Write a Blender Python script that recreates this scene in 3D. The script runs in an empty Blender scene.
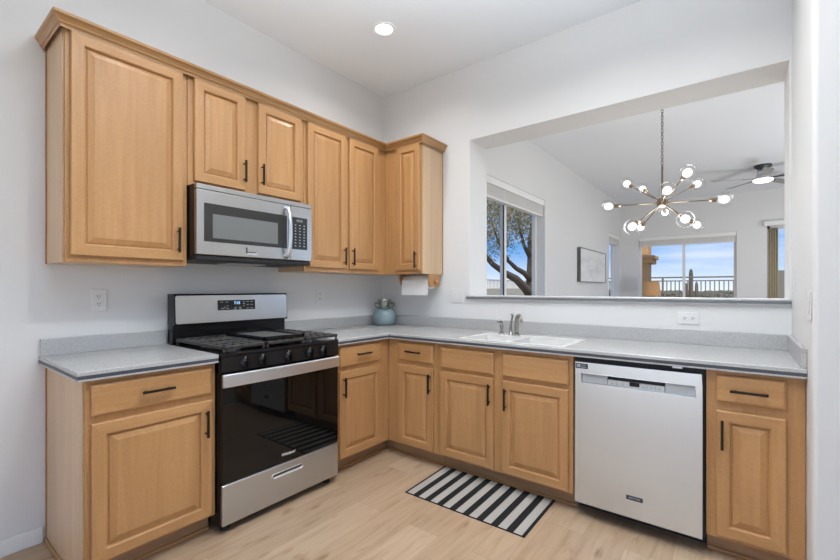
import bpy, bmesh, math, random
from mathutils import Vector, Matrix

# ------------------------------------------------------------------ camera, sky, lights, exposure
scene = bpy.context.scene
COL = scene.collection
PI = math.pi

cam_data = bpy.data.cameras.new('camera')
cam_data.sensor_fit = 'HORIZONTAL'
cam_data.sensor_width = 36.0
cam_data.lens = 36.0 * 415.52 / 840.0
cam_data.shift_y = 8.6 / 840.0
cam_data.clip_start = 0.05
cam_data.clip_end = 500
cam = bpy.data.objects.new('camera', cam_data)
cam.location = (2.7144, -2.9603, 1.2443)
cam.rotation_euler = (PI / 2, 0, math.radians(37.498))
COL.objects.link(cam)
scene.camera = cam

world = bpy.data.worlds.new('sky')
scene.world = world
world.use_nodes = True
_nt = world.node_tree
_nt.nodes.clear()
_out = _nt.nodes.new('ShaderNodeOutputWorld')
_bg = _nt.nodes.new('ShaderNodeBackground')
_tc = _nt.nodes.new('ShaderNodeTexCoord')
_sep = _nt.nodes.new('ShaderNodeSeparateXYZ')
_ramp = _nt.nodes.new('ShaderNodeValToRGB')
_e = _ramp.color_ramp.elements
_e[0].position = 0.0; _e[0].color = (0.84, 0.93, 1.0, 1)
_e[1].position = 0.30; _e[1].color = (0.10, 0.31, 0.78, 1)
_m = _ramp.color_ramp.elements.new(0.085); _m.color = (0.17, 0.42, 0.86, 1)
_map = _nt.nodes.new('ShaderNodeMapping')
_map.inputs['Scale'].default_value = (2.0, 2.0, 14.0)
_map.inputs['Rotation'].default_value = (0.0, 0.25, 0.0)
_noise = _nt.nodes.new('ShaderNodeTexNoise')
_noise.inputs['Scale'].default_value = 2.2
_noise.inputs['Detail'].default_value = 6
_cr = _nt.nodes.new('ShaderNodeValToRGB')
_cr.color_ramp.elements[0].position = 0.50; _cr.color_ramp.elements[0].color = (0, 0, 0, 1)
_cr.color_ramp.elements[1].position = 0.75; _cr.color_ramp.elements[1].color = (0.55, 0.55, 0.55, 1)
_mix = _nt.nodes.new('ShaderNodeMixRGB')
_mix.inputs['Color2'].default_value = (0.95, 0.97, 1.0, 1)
_l = _nt.links.new
_l(_tc.outputs['Generated'], _sep.inputs[0]); _l(_sep.outputs['Z'], _ramp.inputs[0])
_l(_tc.outputs['Generated'], _map.inputs[0]); _l(_map.outputs[0], _noise.inputs['Vector'])
_l(_noise.outputs['Fac'], _cr.inputs[0]); _l(_cr.outputs[0], _mix.inputs['Fac'])
_l(_ramp.outputs[0], _mix.inputs['Color1']); _l(_mix.outputs[0], _bg.inputs['Color'])
_bg.inputs['Strength'].default_value = 1.1
_l(_bg.outputs[0], _out.inputs['Surface'])


def area_light(name, loc, rot, sx, sy, power, color=(1, 1, 1)):
    d = bpy.data.lights.new(name, 'AREA')
    d.shape = 'RECTANGLE'; d.size = sx; d.size_y = sy
    d.energy = power; d.color = color
    o = bpy.data.objects.new(name, d)
    o.location = loc; o.rotation_euler = rot
    COL.objects.link(o)
    return o


# the sun outside, high in front of the house: lights the patio, the tree and the desert
_s = bpy.data.lights.new('sun', 'SUN'); _s.energy = 3.2; _s.angle = 0.02; _s.color = (1.0, 0.95, 0.86)
_so = bpy.data.objects.new('sun', _s); _so.rotation_euler = (math.radians(42), 0, math.radians(30)); COL.objects.link(_so)
# added soft fill from behind the camera, standing in for unseen windows
area_light('rear_fill', (2.4, -5.12, 1.2), (PI / 2, 0, 0), 3.2, 2.2, 19, (0.98, 0.99, 1.0))
# added fill from the unseen right side, brightens the low left wall
area_light('side_fill', (5.5, -3.0, 1.45), (PI / 2, 0, PI / 2), 3.2, 2.0, 3.5, (0.95, 0.98, 1.0))
# added fill for the living room, out of view on its right
area_light('living_fill', (5.9, 3.7, 1.4), (PI / 2, 0, PI / 2), 5.0, 2.2, 9, (0.95, 0.98, 1.0))
# two lamps added out of view and aimed up, to brighten both ceilings
area_light('kitchen_ceiling_fill', (2.3, -2.2, 2.0), (math.radians(174), 0, math.radians(40)), 1.0, 1.0, 68, (0.77, 0.89, 1.0)).data.spread = 2.3
area_light('living_ceiling_fill', (5.2, 3.0, 0.6), (math.radians(145), 0, math.radians(45)), 2.6, 1.4, 80, (0.91, 0.955, 1.0))

scene.view_settings.view_transform = 'Standard'
scene.view_settings.look = 'None'
scene.view_settings.exposure = 0.0
scene.view_settings.gamma = 1.0
scene.view_settings.use_curve_mapping = False
scene.cycles.use_denoising = True
scene.cycles.max_bounces = 10
scene.cycles.diffuse_bounces = 5
scene.cycles.glossy_bounces = 4
scene.cycles.transparent_max_bounces = 16
scene.cycles.sample_clamp_indirect = 6.0


# ------------------------------------------------------------------ materials
def principled(name, color, rough=0.5, metal=0.0, coat=0.0, spec=0.5, coat_rough=0.15):
    m = bpy.data.materials.new(name)
    m.use_nodes = True
    b = m.node_tree.nodes['Principled BSDF']
    b.inputs['Base Color'].default_value = (*color, 1)
    b.inputs['Roughness'].default_value = rough
    b.inputs['Metallic'].default_value = metal
    b.inputs['Coat Weight'].default_value = coat
    b.inputs['Coat Roughness'].default_value = coat_rough
    b.inputs['Specular IOR Level'].default_value = spec
    return m, m.node_tree, b


def add_noise(nt, scale, detail=4, rough=0.55, mapping=(1, 1, 1), per_object=True, distortion=0.0):
    tc = nt.nodes.new('ShaderNodeTexCoord')
    mp = nt.nodes.new('ShaderNodeMapping')
    mp.inputs['Scale'].default_value = mapping
    nt.links.new(tc.outputs['Object'], mp.inputs['Vector'])
    src = mp.outputs[0]
    if per_object:
        oi = nt.nodes.new('ShaderNodeObjectInfo')
        mu = nt.nodes.new('ShaderNodeMath'); mu.operation = 'MULTIPLY'; mu.inputs[1].default_value = 57.0
        ad = nt.nodes.new('ShaderNodeVectorMath'); ad.operation = 'ADD'
        nt.links.new(oi.outputs['Random'], mu.inputs[0])
        nt.links.new(mp.outputs[0], ad.inputs[0]); nt.links.new(mu.outputs[0], ad.inputs[1])
        src = ad.outputs[0]
    n = nt.nodes.new('ShaderNodeTexNoise')
    n.inputs['Scale'].default_value = scale
    n.inputs['Detail'].default_value = detail
    n.inputs['Roughness'].default_value = rough
    n.inputs['Distortion'].default_value = distortion
    nt.links.new(src, n.inputs['Vector'])
    return n


def ramp(nt, src, stops):
    r = nt.nodes.new('ShaderNodeValToRGB')
    e = r.color_ramp.elements
    e[0].position, e[0].color = stops[0][0], (*stops[0][1], 1)
    e[1].position, e[1].color = stops[-1][0], (*stops[-1][1], 1)
    for p, c in stops[1:-1]:
        x = e.new(p); x.color = (*c, 1)
    nt.links.new(src, r.inputs[0])
    return r


def bump(nt, b, src, strength, dist=0.002):
    bp = nt.nodes.new('ShaderNodeBump')
    bp.inputs['Strength'].default_value = strength
    bp.inputs['Distance'].default_value = dist
    nt.links.new(src, bp.inputs['Height'])
    nt.links.new(bp.outputs[0], b.inputs['Normal'])


def mul(nt, a, b_, fac=1.0):
    m = nt.nodes.new('ShaderNodeMixRGB'); m.blend_type = 'MULTIPLY'
    m.inputs['Fac'].default_value = fac
    nt.links.new(a, m.inputs['Color1']); nt.links.new(b_, m.inputs['Color2'])
    return m.outputs[0]


def wood(name, light, dark, mapping, rough=0.36, coat=0.25):
    m, nt, b = principled(name, light, rough, 0, coat)
    fine = add_noise(nt, 1.0, 5, 0.6, mapping, True, 0.4)
    mid = tuple((x + y) / 2 for x, y in zip(light, dark))
    r1 = ramp(nt, fine.outputs['Fac'], [(0.30, dark), (0.5, mid), (0.70, light)])
    blotch = add_noise(nt, 2.2, 2, 0.5, tuple(max(0.5, s / 12) for s in mapping), True)
    r2 = ramp(nt, blotch.outputs['Fac'], [(0.3, (0.86, 0.84, 0.82)), (0.7, (1, 1, 1))])
    fig = add_noise(nt, 1.0, 3, 0.6, (90, 90, 90), True)
    r3 = ramp(nt, fig.outputs['Fac'], [(0.35, (0.94, 0.93, 0.92)), (0.6, (1.02, 1.02, 1.02))])
    nt.links.new(mul(nt, mul(nt, r1.outputs[0], r2.outputs[0]), r3.outputs[0]), b.inputs['Base Color'])
    return m


M = {}
LIGHT, DARK = (0.56, 0.305, 0.125), (0.46, 0.236, 0.088)
M['maple'] = wood('maple_vertical', LIGHT, DARK, (26, 26, 1.6), 0.46, 0.04)
M['maple_h'] = wood('maple_horizontal', LIGHT, DARK, (1.6, 1.6, 26), 0.46, 0.04)
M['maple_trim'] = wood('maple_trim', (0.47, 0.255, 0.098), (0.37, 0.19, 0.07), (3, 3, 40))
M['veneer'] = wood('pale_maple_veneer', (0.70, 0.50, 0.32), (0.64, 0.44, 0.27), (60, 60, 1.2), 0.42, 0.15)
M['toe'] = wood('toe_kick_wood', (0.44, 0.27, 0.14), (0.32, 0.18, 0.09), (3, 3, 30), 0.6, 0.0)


def paint(name, color, scale=160, strength=0.12, rough=0.75):
    m, nt, b = principled(name, color, rough, 0, 0, 0.25)
    n = add_noise(nt, scale, 3, 0.5, (1, 1, 1), False)
    bump(nt, b, n.outputs['Fac'], strength, 0.0015)
    return m


M['wall'] = paint('wall_paint', (0.73, 0.728, 0.722))
M['ceiling'] = paint('ceiling_paint', (0.80, 0.828, 0.86), 90, 0.15)
M['trim'] = paint('white_trim', (0.82, 0.82, 0.81), 30, 0.02, 0.45)
M['white'] = principled('white_plastic', (0.74, 0.74, 0.73), 0.35)[0]
M['slot'] = principled('outlet_slot', (0.05, 0.05, 0.05), 0.5)[0]
M['paper'] = paint('paper', (0.86, 0.86, 0.85), 220, 0.3, 0.9)


def stone(name, light, dark, rough):
    m, nt, b = principled(name, light, rough, 0, 0.0, 0.45)
    n = add_noise(nt, 210, 2, 0.7, (1, 1, 1), False)
    r = ramp(nt, n.outputs['Fac'], [(0.36, dark), (0.50, light), (0.66, tuple(min(1, c * 1.14) for c in light))])
    nt.links.new(r.outputs[0], b.inputs['Base Color'])
    return m


M['counter'] = stone('speckled_grey_counter', (0.45, 0.447, 0.44), (0.34, 0.337, 0.333), 0.26)
M['counter_edge'] = stone('speckled_light_edge', (0.44, 0.44, 0.44), (0.34, 0.34, 0.34), 0.3)
M['inlay'] = principled('blue_grey_inlay', (0.055, 0.062, 0.074), 0.4)[0]
M['ledge_inlay'] = principled('grey_ledge_inlay', (0.15, 0.16, 0.175), 0.4)[0]
M['sink'] = principled('white_solid_surface', (0.74, 0.735, 0.715), 0.3)[0]


def steel(name, color, rough, metal=1.0):
    return principled(name, color, rough, metal)[0]


M['steel'] = steel('brushed_stainless', (0.57, 0.605, 0.645), 0.30)
M['steel_neutral'] = steel('brushed_stainless_panel', (0.53, 0.525, 0.515), 0.27)
M['steel_v'] = steel('brushed_stainless_door', (0.72, 0.78, 0.825), 0.27)
M['steel_bright'] = steel('polished_steel', (0.74, 0.78, 0.83), 0.34)
M['nickel'] = steel('brushed_nickel', (0.36, 0.335, 0.31), 0.28)
M['brass'] = steel('champagne_brass', (0.31, 0.245, 0.18), 0.30)
M['pull'] = principled('dark_bronze_pull', (0.028, 0.018, 0.013), 0.38, 0.6)[0]
M['black'] = principled('black_enamel', (0.007, 0.007, 0.008), 0.14, 0, 0, 0.35)[0]
M['black_panel'] = principled('black_control_panel', (0.010, 0.009, 0.0085), 0.25, 0, 0, 0.30)[0]
M['black_matte'] = principled('black_plastic', (0.012, 0.012, 0.013), 0.55)[0]
M['iron'] = principled('cast_iron', (0.045, 0.043, 0.041), 0.42)[0]
M['griddle'] = principled('griddle_iron', (0.11, 0.108, 0.105), 0.5)[0]
M['oven_glass'] = principled('black_oven_glass', (0.003, 0.003, 0.003), 0.03, 0, 0, 0.42)[0]
M['mw_dark'] = principled('dark_door_glass', (0.030, 0.029, 0.027), 0.18)[0]
M['mw_screen'] = principled('grey_mesh_screen', (0.165, 0.168, 0.165), 0.35)[0]
M['key'] = principled('pale_key_print', (0.40, 0.41, 0.42), 0.5)[0]
M['keydim'] = principled('grey_key_print', (0.23, 0.23, 0.24), 0.5)[0]
M['strip'] = principled('light_grey_control_strip', (0.52, 0.53, 0.54), 0.35)[0]
M['pocket'] = principled('grey_pocket', (0.44, 0.46, 0.48), 0.4)[0]
M['sticker'] = principled('dark_blue_sticker', (0.03, 0.045, 0.08), 0.4)[0]
M['badge'] = principled('dark_badge', (0.035, 0.045, 0.055), 0.35)[0]
M['frame_dark'] = principled('dark_picture_frame', (0.11, 0.11, 0.112), 0.5)[0]
M['fan_grey'] = principled('grey_fan_blade', (0.30, 0.30, 0.30), 0.5)[0]
M['fan_dark'] = principled('dark_fan_canopy', (0.06, 0.06, 0.062), 0.4, 0.4)[0]
M['blind'] = paint('blind_slat', (0.70, 0.69, 0.67), 60, 0.03, 0.5)
M['vinyl'] = principled('almond_vinyl_frame', (0.78, 0.77, 0.75), 0.4)[0]
M['vinyl_dark'] = principled('dark_window_gasket', (0.03, 0.03, 0.03), 0.5)[0]


def emit(name, color, strength):
    m = bpy.data.materials.new(name); m.use_nodes = True
    nt = m.node_tree; nt.nodes.clear()
    o = nt.nodes.new('ShaderNodeOutputMaterial'); e = nt.nodes.new('ShaderNodeEmission')
    e.inputs[0].default_value = (*color, 1); e.inputs[1].default_value = strength
    nt.links.new(e.outputs[0], o.inputs[0])
    return m


M['bulb'] = emit('lit_bulb', (1.0, 0.98, 0.95), 2.5)
M['led'] = emit('lit_led_disc', (1.0, 0.98, 0.95), 4.0)
M['digit'] = emit('blue_digits', (0.35, 0.65, 1.0), 1.3)


def thin_glass(name, tint=(1, 1, 1), refl=0.08, rough=0.02, edge=0.75):
    m = bpy.data.materials.new(name); m.use_nodes = True
    nt = m.node_tree; nt.nodes.clear()
    o = nt.nodes.new('ShaderNodeOutputMaterial')
    t = nt.nodes.new('ShaderNodeBsdfTransparent'); t.inputs[0].default_value = (*tint, 1)
    g = nt.nodes.new('ShaderNodeBsdfGlossy'); g.inputs['Roughness'].default_value = rough
    lw = nt.nodes.new('ShaderNodeLayerWeight'); lw.inputs['Blend'].default_value = 0.25
    mr = nt.nodes.new('ShaderNodeMath'); mr.operation = 'MULTIPLY_ADD'
    mr.inputs[1].default_value = edge; mr.inputs[2].default_value = refl * 0.4
    mr.use_clamp = True
    mx = nt.nodes.new('ShaderNodeMixShader')
    nt.links.new(lw.outputs['Fresnel'], mr.inputs[0]); nt.links.new(mr.outputs[0], mx.inputs[0])
    nt.links.new(t.outputs[0], mx.inputs[1]); nt.links.new(g.outputs[0], mx.inputs[2])
    nt.links.new(mx.outputs[0], o.inputs[0])
    return m


M['pane'] = thin_glass('window_glass', (0.99, 0.99, 0.99), 0.0, 0.02, 0.012)
M['globe'] = thin_glass('clear_globe_glass', (0.985, 0.985, 0.985), 0.03, 0.05, 0.20)

# jar: frosted teal glass
_m, _nt, _b = principled('frosted_teal_glass', (0.25, 0.345, 0.38), 0.32, 0, 0.3)
_n = add_noise(_nt, 9, 3, 0.5, (1, 1, 1), False)
_r = ramp(_nt, _n.outputs['Fac'], [(0.3, (0.20, 0.30, 0.34)), (0.7, (0.34, 0.42, 0.44))])
_nt.links.new(_r.outputs[0], _b.inputs['Base Color']); _b.inputs['Transmission Weight'].default_value = 0.15
M['jar'] = _m
M['jar_lid'] = steel('green_grey_lid', (0.52, 0.55, 0.50), 0.22)
M['wire'] = principled('dark_green_wire', (0.09, 0.11, 0.09), 0.4, 0.7)[0]

# floor: light oak planks that run along y
_m, _nt, _b = principled('light_oak_planks', (0.6, 0.45, 0.3), 0.40, 0, 0.1)
_tc = _nt.nodes.new('ShaderNodeTexCoord')
_mp = _nt.nodes.new('ShaderNodeMapping'); _mp.inputs['Rotation'].default_value = (0, 0, PI / 2)
_nt.links.new(_tc.outputs['Object'], _mp.inputs[0])
_bk = _nt.nodes.new('ShaderNodeTexBrick')
_bk.offset = 0.37; _bk.offset_frequency = 2
_bk.inputs['Scale'].default_value = 1.0
_bk.inputs['Brick Width'].default_value = 1.25
_bk.inputs['Row Height'].default_value = 0.19
_bk.inputs['Mortar Size'].default_value = 0.0012
_bk.inputs['Mortar Smooth'].default_value = 0.3
_bk.inputs['Color1'].default_value = (0.0, 0.0, 0.0, 1)
_bk.inputs['Color2'].default_value = (1.0, 1.0, 1.0, 1)
_bk.inputs['Mortar'].default_value = (0.5, 0.5, 0.5, 1)
_nt.links.new(_mp.outputs[0], _bk.inputs['Vector'])
_tone = ramp(_nt, _bk.outputs['Color'], [(0.0, (0.43, 0.302, 0.196)), (0.5, (0.47, 0.338, 0.225)), (1.0, (0.51, 0.376, 0.257))])
_off = _nt.nodes.new('ShaderNodeVectorMath'); _off.operation = 'MULTIPLY_ADD'
_off.inputs[1].default_value = (13, 7, 3)
_mp2 = _nt.nodes.new('ShaderNodeMapping'); _mp2.inputs['Scale'].default_value = (20, 1.3, 1)
_nt.links.new(_tc.outputs['Object'], _mp2.inputs[0])
_nt.links.new(_bk.outputs['Color'], _off.inputs[0]); _nt.links.new(_mp2.outputs[0], _off.inputs[2])
_gn = _nt.nodes.new('ShaderNodeTexNoise'); _gn.inputs['Scale'].default_value = 1.6; _gn.inputs['Detail'].default_value = 6
_gn.inputs['Distortion'].default_value = 1.4
_nt.links.new(_off.outputs[0], _gn.inputs['Vector'])
_gr = ramp(_nt, _gn.outputs['Fac'], [(0.26, (0.74, 0.68, 0.61)), (0.42, (0.93, 0.91, 0.89)), (0.65, (1.03, 1.03, 1.03))])
_mp3 = _nt.nodes.new('ShaderNodeMapping'); _mp3.inputs['Scale'].default_value = (13, 3.6, 1)
_nt.links.new(_tc.outputs['Object'], _mp3.inputs[0])
_kn = _nt.nodes.new('ShaderNodeTexNoise'); _kn.inputs['Scale'].default_value = 1.0; _kn.inputs['Detail'].default_value = 2
_nt.links.new(_mp3.outputs[0], _kn.inputs['Vector'])
_kr = ramp(_nt, _kn.outputs['Fac'], [(0.25, (0.60, 0.48, 0.38)), (0.37, (1, 1, 1))])
_seam = ramp(_nt, _bk.outputs['Fac'], [(0.0, (1, 1, 1)), (1.0, (0.78, 0.72, 0.66))])
_c = mul(_nt, mul(_nt, mul(_nt, _tone.outputs[0], _gr.outputs[0]), _kr.outputs[0]), _seam.outputs[0])
_nt.links.new(_c, _b.inputs['Base Color'])
M['floor'] = _m

# mat: black and light stripes across its length
_m, _nt, _b = principled('striped_mat_weave', (0.5, 0.5, 0.5), 0.85, 0, 0, 0.2)
M['mat_light'] = paint('light_mat_weave', (0.43, 0.405, 0.37), 500, 0.5, 0.9)
M['mat_black'] = paint('black_mat_weave', (0.014, 0.014, 0.015), 500, 0.5, 0.85)

# canvas
_m, _nt, _b = principled('pale_canvas', (0.7, 0.7, 0.7), 0.7)
_n = add_noise(_nt, 1, 4, 0.6, (2, 2.5, 7), False)
_r = ramp(_nt, _n.outputs['Fac'], [(0.3, (0.60, 0.60, 0.60)), (0.5, (0.72, 0.72, 0.72)), (0.7, (0.78, 0.78, 0.77))])
_nt.links.new(_r.outputs[0], _b.inputs['Base Color'])
M['canvas'] = _m
M['stucco'] = paint('tan_stucco', (0.62, 0.36, 0.17), 60, 0.4, 0.9)
M['stucco_pale'] = paint('pale_stucco', (0.62, 0.53, 0.40), 60, 0.4, 0.9)
_m, _nt, _b = principled('desert_earth', (0.3, 0.25, 0.18), 0.95)
_n = add_noise(_nt, 0.6, 5, 0.6, (1, 1, 1), False)
_r = ramp(_nt, _n.outputs['Fac'], [(0.35, (0.15, 0.14, 0.09)), (0.6, (0.36, 0.29, 0.20))])
_nt.links.new(_r.outputs[0], _b.inputs['Base Color'])
M['earth'] = _m
M['cactus'] = principled('cactus_skin', (0.17, 0.145, 0.09), 0.8)[0]
M['rail'] = principled('bronze_railing', (0.24, 0.22, 0.20), 0.5, 0.2)[0]
M['bark'] = paint('mesquite_bark', (0.19, 0.135, 0.09), 40, 0.6, 0.9)
_m, _nt, _b = principled('olive_leaves', (0.2, 0.2, 0.1), 0.8)
_n = add_noise(_nt, 1.6, 3, 0.5, (1, 1, 1), False)
_r = ramp(_nt, _n.outputs['Fac'], [(0.35, (0.22, 0.22, 0.11)), (0.55, (0.40, 0.32, 0.15)), (0.72, (0.50, 0.38, 0.20))])
_nt.links.new(_r.outputs[0], _b.inputs['Base Color'])
M['leaf'] = _m
M['bush'] = principled('desert_brush', (0.19, 0.165, 0.10), 0.9)[0]
M['drape'] = paint('khaki_drape', (0.52, 0.45, 0.31), 40, 0.1, 0.9)
_m, _nt, _b = principled('amber_lamp_shade', (0.56, 0.32, 0.15), 0.8)
_b.inputs['Emission Color'].default_value = (0.85, 0.42, 0.14, 1); _b.inputs['Emission Strength'].default_value = 0.07
M['shade'] = _m
M['table_wood'] = wood('dark_table_wood', (0.17, 0.09, 0.045), (0.10, 0.05, 0.025), (3, 3, 30))


# ------------------------------------------------------------------ mesh helpers
def new():
    return bmesh.new()


def box(bm, x0, x1, y0, y1, z0, z1, bev=0.0, seg=2, edges=None):
    t = bmesh.new()
    bmesh.ops.create_cube(t, size=1)
    for v in t.verts:
        v.co = Vector(((x0 + x1) / 2 + v.co.x * (x1 - x0), (y0 + y1) / 2 + v.co.y * (y1 - y0), (z0 + z1) / 2 + v.co.z * (z1 - z0)))
    if bev > 0:
        es = [e for e in t.edges if edges is None or edges(e)]
        bmesh.ops.bevel(t, geom=es, offset=bev, segments=seg, profile=0.5, affect='EDGES')
    merge(bm, t)
    return bm


def merge(bm, t, mat=0):
    mp = {}
    for v in t.verts:
        mp[v] = bm.verts.new(v.co)
    for f in t.faces:
        try:
            nf = bm.faces.new([mp[v] for v in f.verts]); nf.material_index = f.material_index or mat; nf.smooth = f.smooth
        except ValueError:
            pass
    t.free()


def ring(center, axis, r, seg, ref=None):
    axis = Vector(axis).normalized()
    a = Vector(ref) if ref else (Vector((0, 0, 1)) if abs(axis.z) < 0.9 else Vector((1, 0, 0)))
    u = axis.cross(a).normalized(); v = axis.cross(u).normalized()
    return [Vector(center) + u * (r * math.cos(2 * PI * k / seg)) + v * (r * math.sin(2 * PI * k / seg)) for k in range(seg)]


def loft(bm, rings, cap=True, smooth=True):
    rs = [[bm.verts.new(p) for p in r] for r in rings]
    n = len(rs[0])
    for a, b in zip(rs[:-1], rs[1:]):
        for k in range(n):
            f = bm.faces.new((a[k], a[(k + 1) % n], b[(k + 1) % n], b[k])); f.smooth = smooth
    if cap:
        bm.faces.new(list(reversed(rs[0]))); bm.faces.new(rs[-1])
    return bm


def cyl(bm, p0, p1, r0, r1=None, seg=16, cap=True):
    p0, p1 = Vector(p0), Vector(p1)
    r1 = r0 if r1 is None else r1
    ax = p1 - p0
    return loft(bm, [ring(p0, ax, r0, seg), ring(p1, ax, r1, seg)], cap)


def lathe(bm, base, axis, prof, seg=24):
    axis = Vector(axis).normalized(); base = Vector(base)
    return loft(bm, [ring(base + axis * h, axis, max(r, 1e-4), seg) for r, h in prof])


def tube(bm, pts, r, seg=10, cap=True):
    pts = [Vector(p) for p in pts]
    rr = r if isinstance(r, (list, tuple)) else [r] * len(pts)
    rings = []
    up = None
    for i, p in enumerate(pts):
        d = (pts[min(i + 1, len(pts) - 1)] - pts[max(i - 1, 0)]).normalized()
        if up is None:
            up = Vector((0, 0, 1)) if abs(d.z) < 0.9 else Vector((1, 0, 0))
        u = d.cross(up).normalized(); v = u.cross(d).normalized(); up = v
        rings.append([p + u * (rr[i] * math.cos(2 * PI * k / seg)) + v * (rr[i] * math.sin(2 * PI * k / seg)) for k in range(seg)])
    return loft(bm, rings, cap)


def sphere(bm, c, r, sub=3, scale=(1, 1, 1), rot=None):
    t = bmesh.new()
    bmesh.ops.create_icosphere(t, subdivisions=sub, radius=r)
    for v in t.verts:
        p = Vector((v.co.x * scale[0], v.co.y * scale[1], v.co.z * scale[2]))
        if rot is not None:
            p = rot @ p
        v.co = p + Vector(c)
    for f in t.faces:
        f.smooth = True
    merge(bm, t)
    return bm


def prism(bm, poly, fn, d0, d1):
    a = [bm.verts.new(fn(p[0], p[1], d0)) for p in poly]
    b = [bm.verts.new(fn(p[0], p[1], d1)) for p in poly]
    n = len(poly)
    bm.faces.new(a); bm.faces.new(list(reversed(b)))
    for k in range(n):
        bm.faces.new((a[k], b[k], b[(k + 1) % n], a[(k + 1) % n]))
    return bm


def cells(bm, us, vs, keep, fn, d0, d1):
    """A slab made of grid cells; openings are the cells that are not kept."""
    vt = {}

    def V(i, j, d):
        k = (i, j, d)
        if k not in vt:
            vt[k] = bm.verts.new(fn(us[i], vs[j], (d0, d1)[d]))
        return vt[k]
    nu, nv = len(us) - 1, len(vs) - 1
    K = lambda i, j: 0 <= i < nu and 0 <= j < nv and keep(i, j)
    for i in range(nu):
        for j in range(nv):
            if not K(i, j):
                continue
            for d in (0, 1):
                bm.faces.new((V(i, j, d), V(i + 1, j, d), V(i + 1, j + 1, d), V(i, j + 1, d)))
            if not K(i - 1, j): bm.faces.new((V(i, j, 0), V(i, j + 1, 0), V(i, j + 1, 1), V(i, j, 1)))
            if not K(i + 1, j): bm.faces.new((V(i + 1, j, 0), V(i + 1, j + 1, 0), V(i + 1, j + 1, 1), V(i + 1, j, 1)))
            if not K(i, j - 1): bm.faces.new((V(i, j, 0), V(i + 1, j, 0), V(i + 1, j, 1), V(i, j, 1)))
            if not K(i, j + 1): bm.faces.new((V(i, j + 1, 0), V(i + 1, j + 1, 0), V(i + 1, j + 1, 1), V(i, j + 1, 1)))
    return bm


def world_loc(o):
    p = Vector((0, 0, 0))
    while o is not None:
        p += o.location; o = o.parent
    return p


def build(name, bm, mat, parent=None, loc=None, smooth_angle=None):
    """Links bm (in world coordinates) as one mesh object, under parent when given."""
    bmesh.ops.recalc_face_normals(bm, faces=bm.faces[:])
    me = bpy.data.meshes.new(name)
    org = world_loc(parent) if parent is not None else Vector(loc or (0, 0, 0))
    for v in bm.verts:
        v.co -= org
    bm.to_mesh(me); bm.free()
    mats = mat if isinstance(mat, (list, tuple)) else [mat]
    for k in mats:
        me.materials.append(M[k])
    o = bpy.data.objects.new(name, me)
    COL.objects.link(o)
    if parent is not None:
        o.parent = parent
    else:
        o.location = org
    return o


def tag(o, label, cat, group=None, kind=None):
    o['label'] = label; o['category'] = cat
    if group: o['group'] = group
    if kind: o['kind'] = kind
    return o


def thing(name, label, cat, loc, group=None):
    o = bpy.data.objects.new(name, None)
    o.location = loc; o.empty_display_size = 0.05
    COL.objects.link(o)
    return tag(o, label, cat, group)


def struct(name, bm, mat, label, cat):
    o = build(name, bm, mat)
    o['kind'] = 'structure'; o['label'] = label; o['category'] = cat
    return o


# the two cabinet walls: a runs to the right along the wall, n away from it, z up
MAP = {'L': lambda a, n, z: Vector((n, a, z)), 'B': lambda a, n, z: Vector((a, -n, z))}


def mbox(bm, side, a0, a1, n0, n1, z0, z1, bev=0.0, seg=2):
    if side == 'L':
        return box(bm, n0, n1, a0, a1, z0, z1, bev, seg)
    return box(bm, a0, a1, -n1, -n0, z0, z1, bev, seg)


def text(name, body, size, side, a, n, z, mat, parent, bold=0.0, shear=0.0, depth=0.0006):
    cu = bpy.data.curves.new(name, 'FONT')
    cu.body = body; cu.size = size; cu.align_x = 'CENTER'; cu.align_y = 'CENTER'
    cu.extrude = depth; cu.offset = bold; cu.shear = shear
    tmp = bpy.data.objects.new('tmp', cu); COL.objects.link(tmp)
    dg = bpy.context.evaluated_depsgraph_get()
    me = bpy.data.meshes.new_from_object(tmp.evaluated_get(dg))
    bpy.data.objects.remove(tmp); bpy.data.curves.remove(cu)
    f = MAP[side]; org = world_loc(parent)
    for v in me.vertices:
        v.co = f(a + v.co.x, n + v.co.z, z + v.co.y) - org
    me.materials.clear(); me.materials.append(M[mat])
    o = bpy.data.objects.new(name, me); COL.objects.link(o); o.parent = parent
    return o


# ------------------------------------------------------------------ the room
H = 3.08
XR = 2.938            # right kitchen wall
XL = 0.655           # left wall of the dining and living room
FY = 7.07            # far wall
RY = -5.2            # rear wall
bm = box(new(), -0.3, 6.1, -5.4, 7.3, -0.12, 0.0)
struct('floor', bm, 'floor', 'light oak plank floor', 'floor')
bm = box(new(), -0.3, 6.1, -5.4, 7.3, H, H + 0.12)
struct('ceiling', bm, 'ceiling', 'flat white ceiling', 'ceiling')
bm = box(new(), -0.15, 0.0, RY, 0.29, 0, H)
struct('wall_left', bm, 'wall', 'white wall behind the range', 'wall')
ZO, XO, ZS = 2.466, 0.959, 1.158
XJ = 2.928           # right jamb of the opening, a finger's breadth inside the right wall
bm = cells(new(), [0.0, XO, XJ, 6.0], [0, ZS, ZO, H], lambda i, j: not (i == 1 and j == 1), lambda u, v, d: Vector((u, d, v)), 0.0, 0.29)
struct('wall_back', bm, 'wall', 'white wall behind the sink with a wide pass-through opening', 'wall')
bm = box(new(), XR, 6.0, -0.785, 0.0, 0, H, 0.018, 4, lambda e: all(abs(v.co.x - XR) < 1e-4 and v.co.y < -0.5 for v in e.verts))
for f in bm.faces: f.smooth = False
struct('wall_right', bm, 'wall', 'white wall that ends the counter on the right', 'wall')
bm = cells(new(), [0.0, 0.4, 4.0, 6.0], [0, 0.1, 2.55, H], lambda i, j: not (i == 1 and j == 1), lambda u, v, d: Vector((u, d, v)), RY - 0.15, RY)
struct('wall_rear', bm, 'wall', 'white wall behind the photographer with a wide opening added for the fill light', 'wall')
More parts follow.
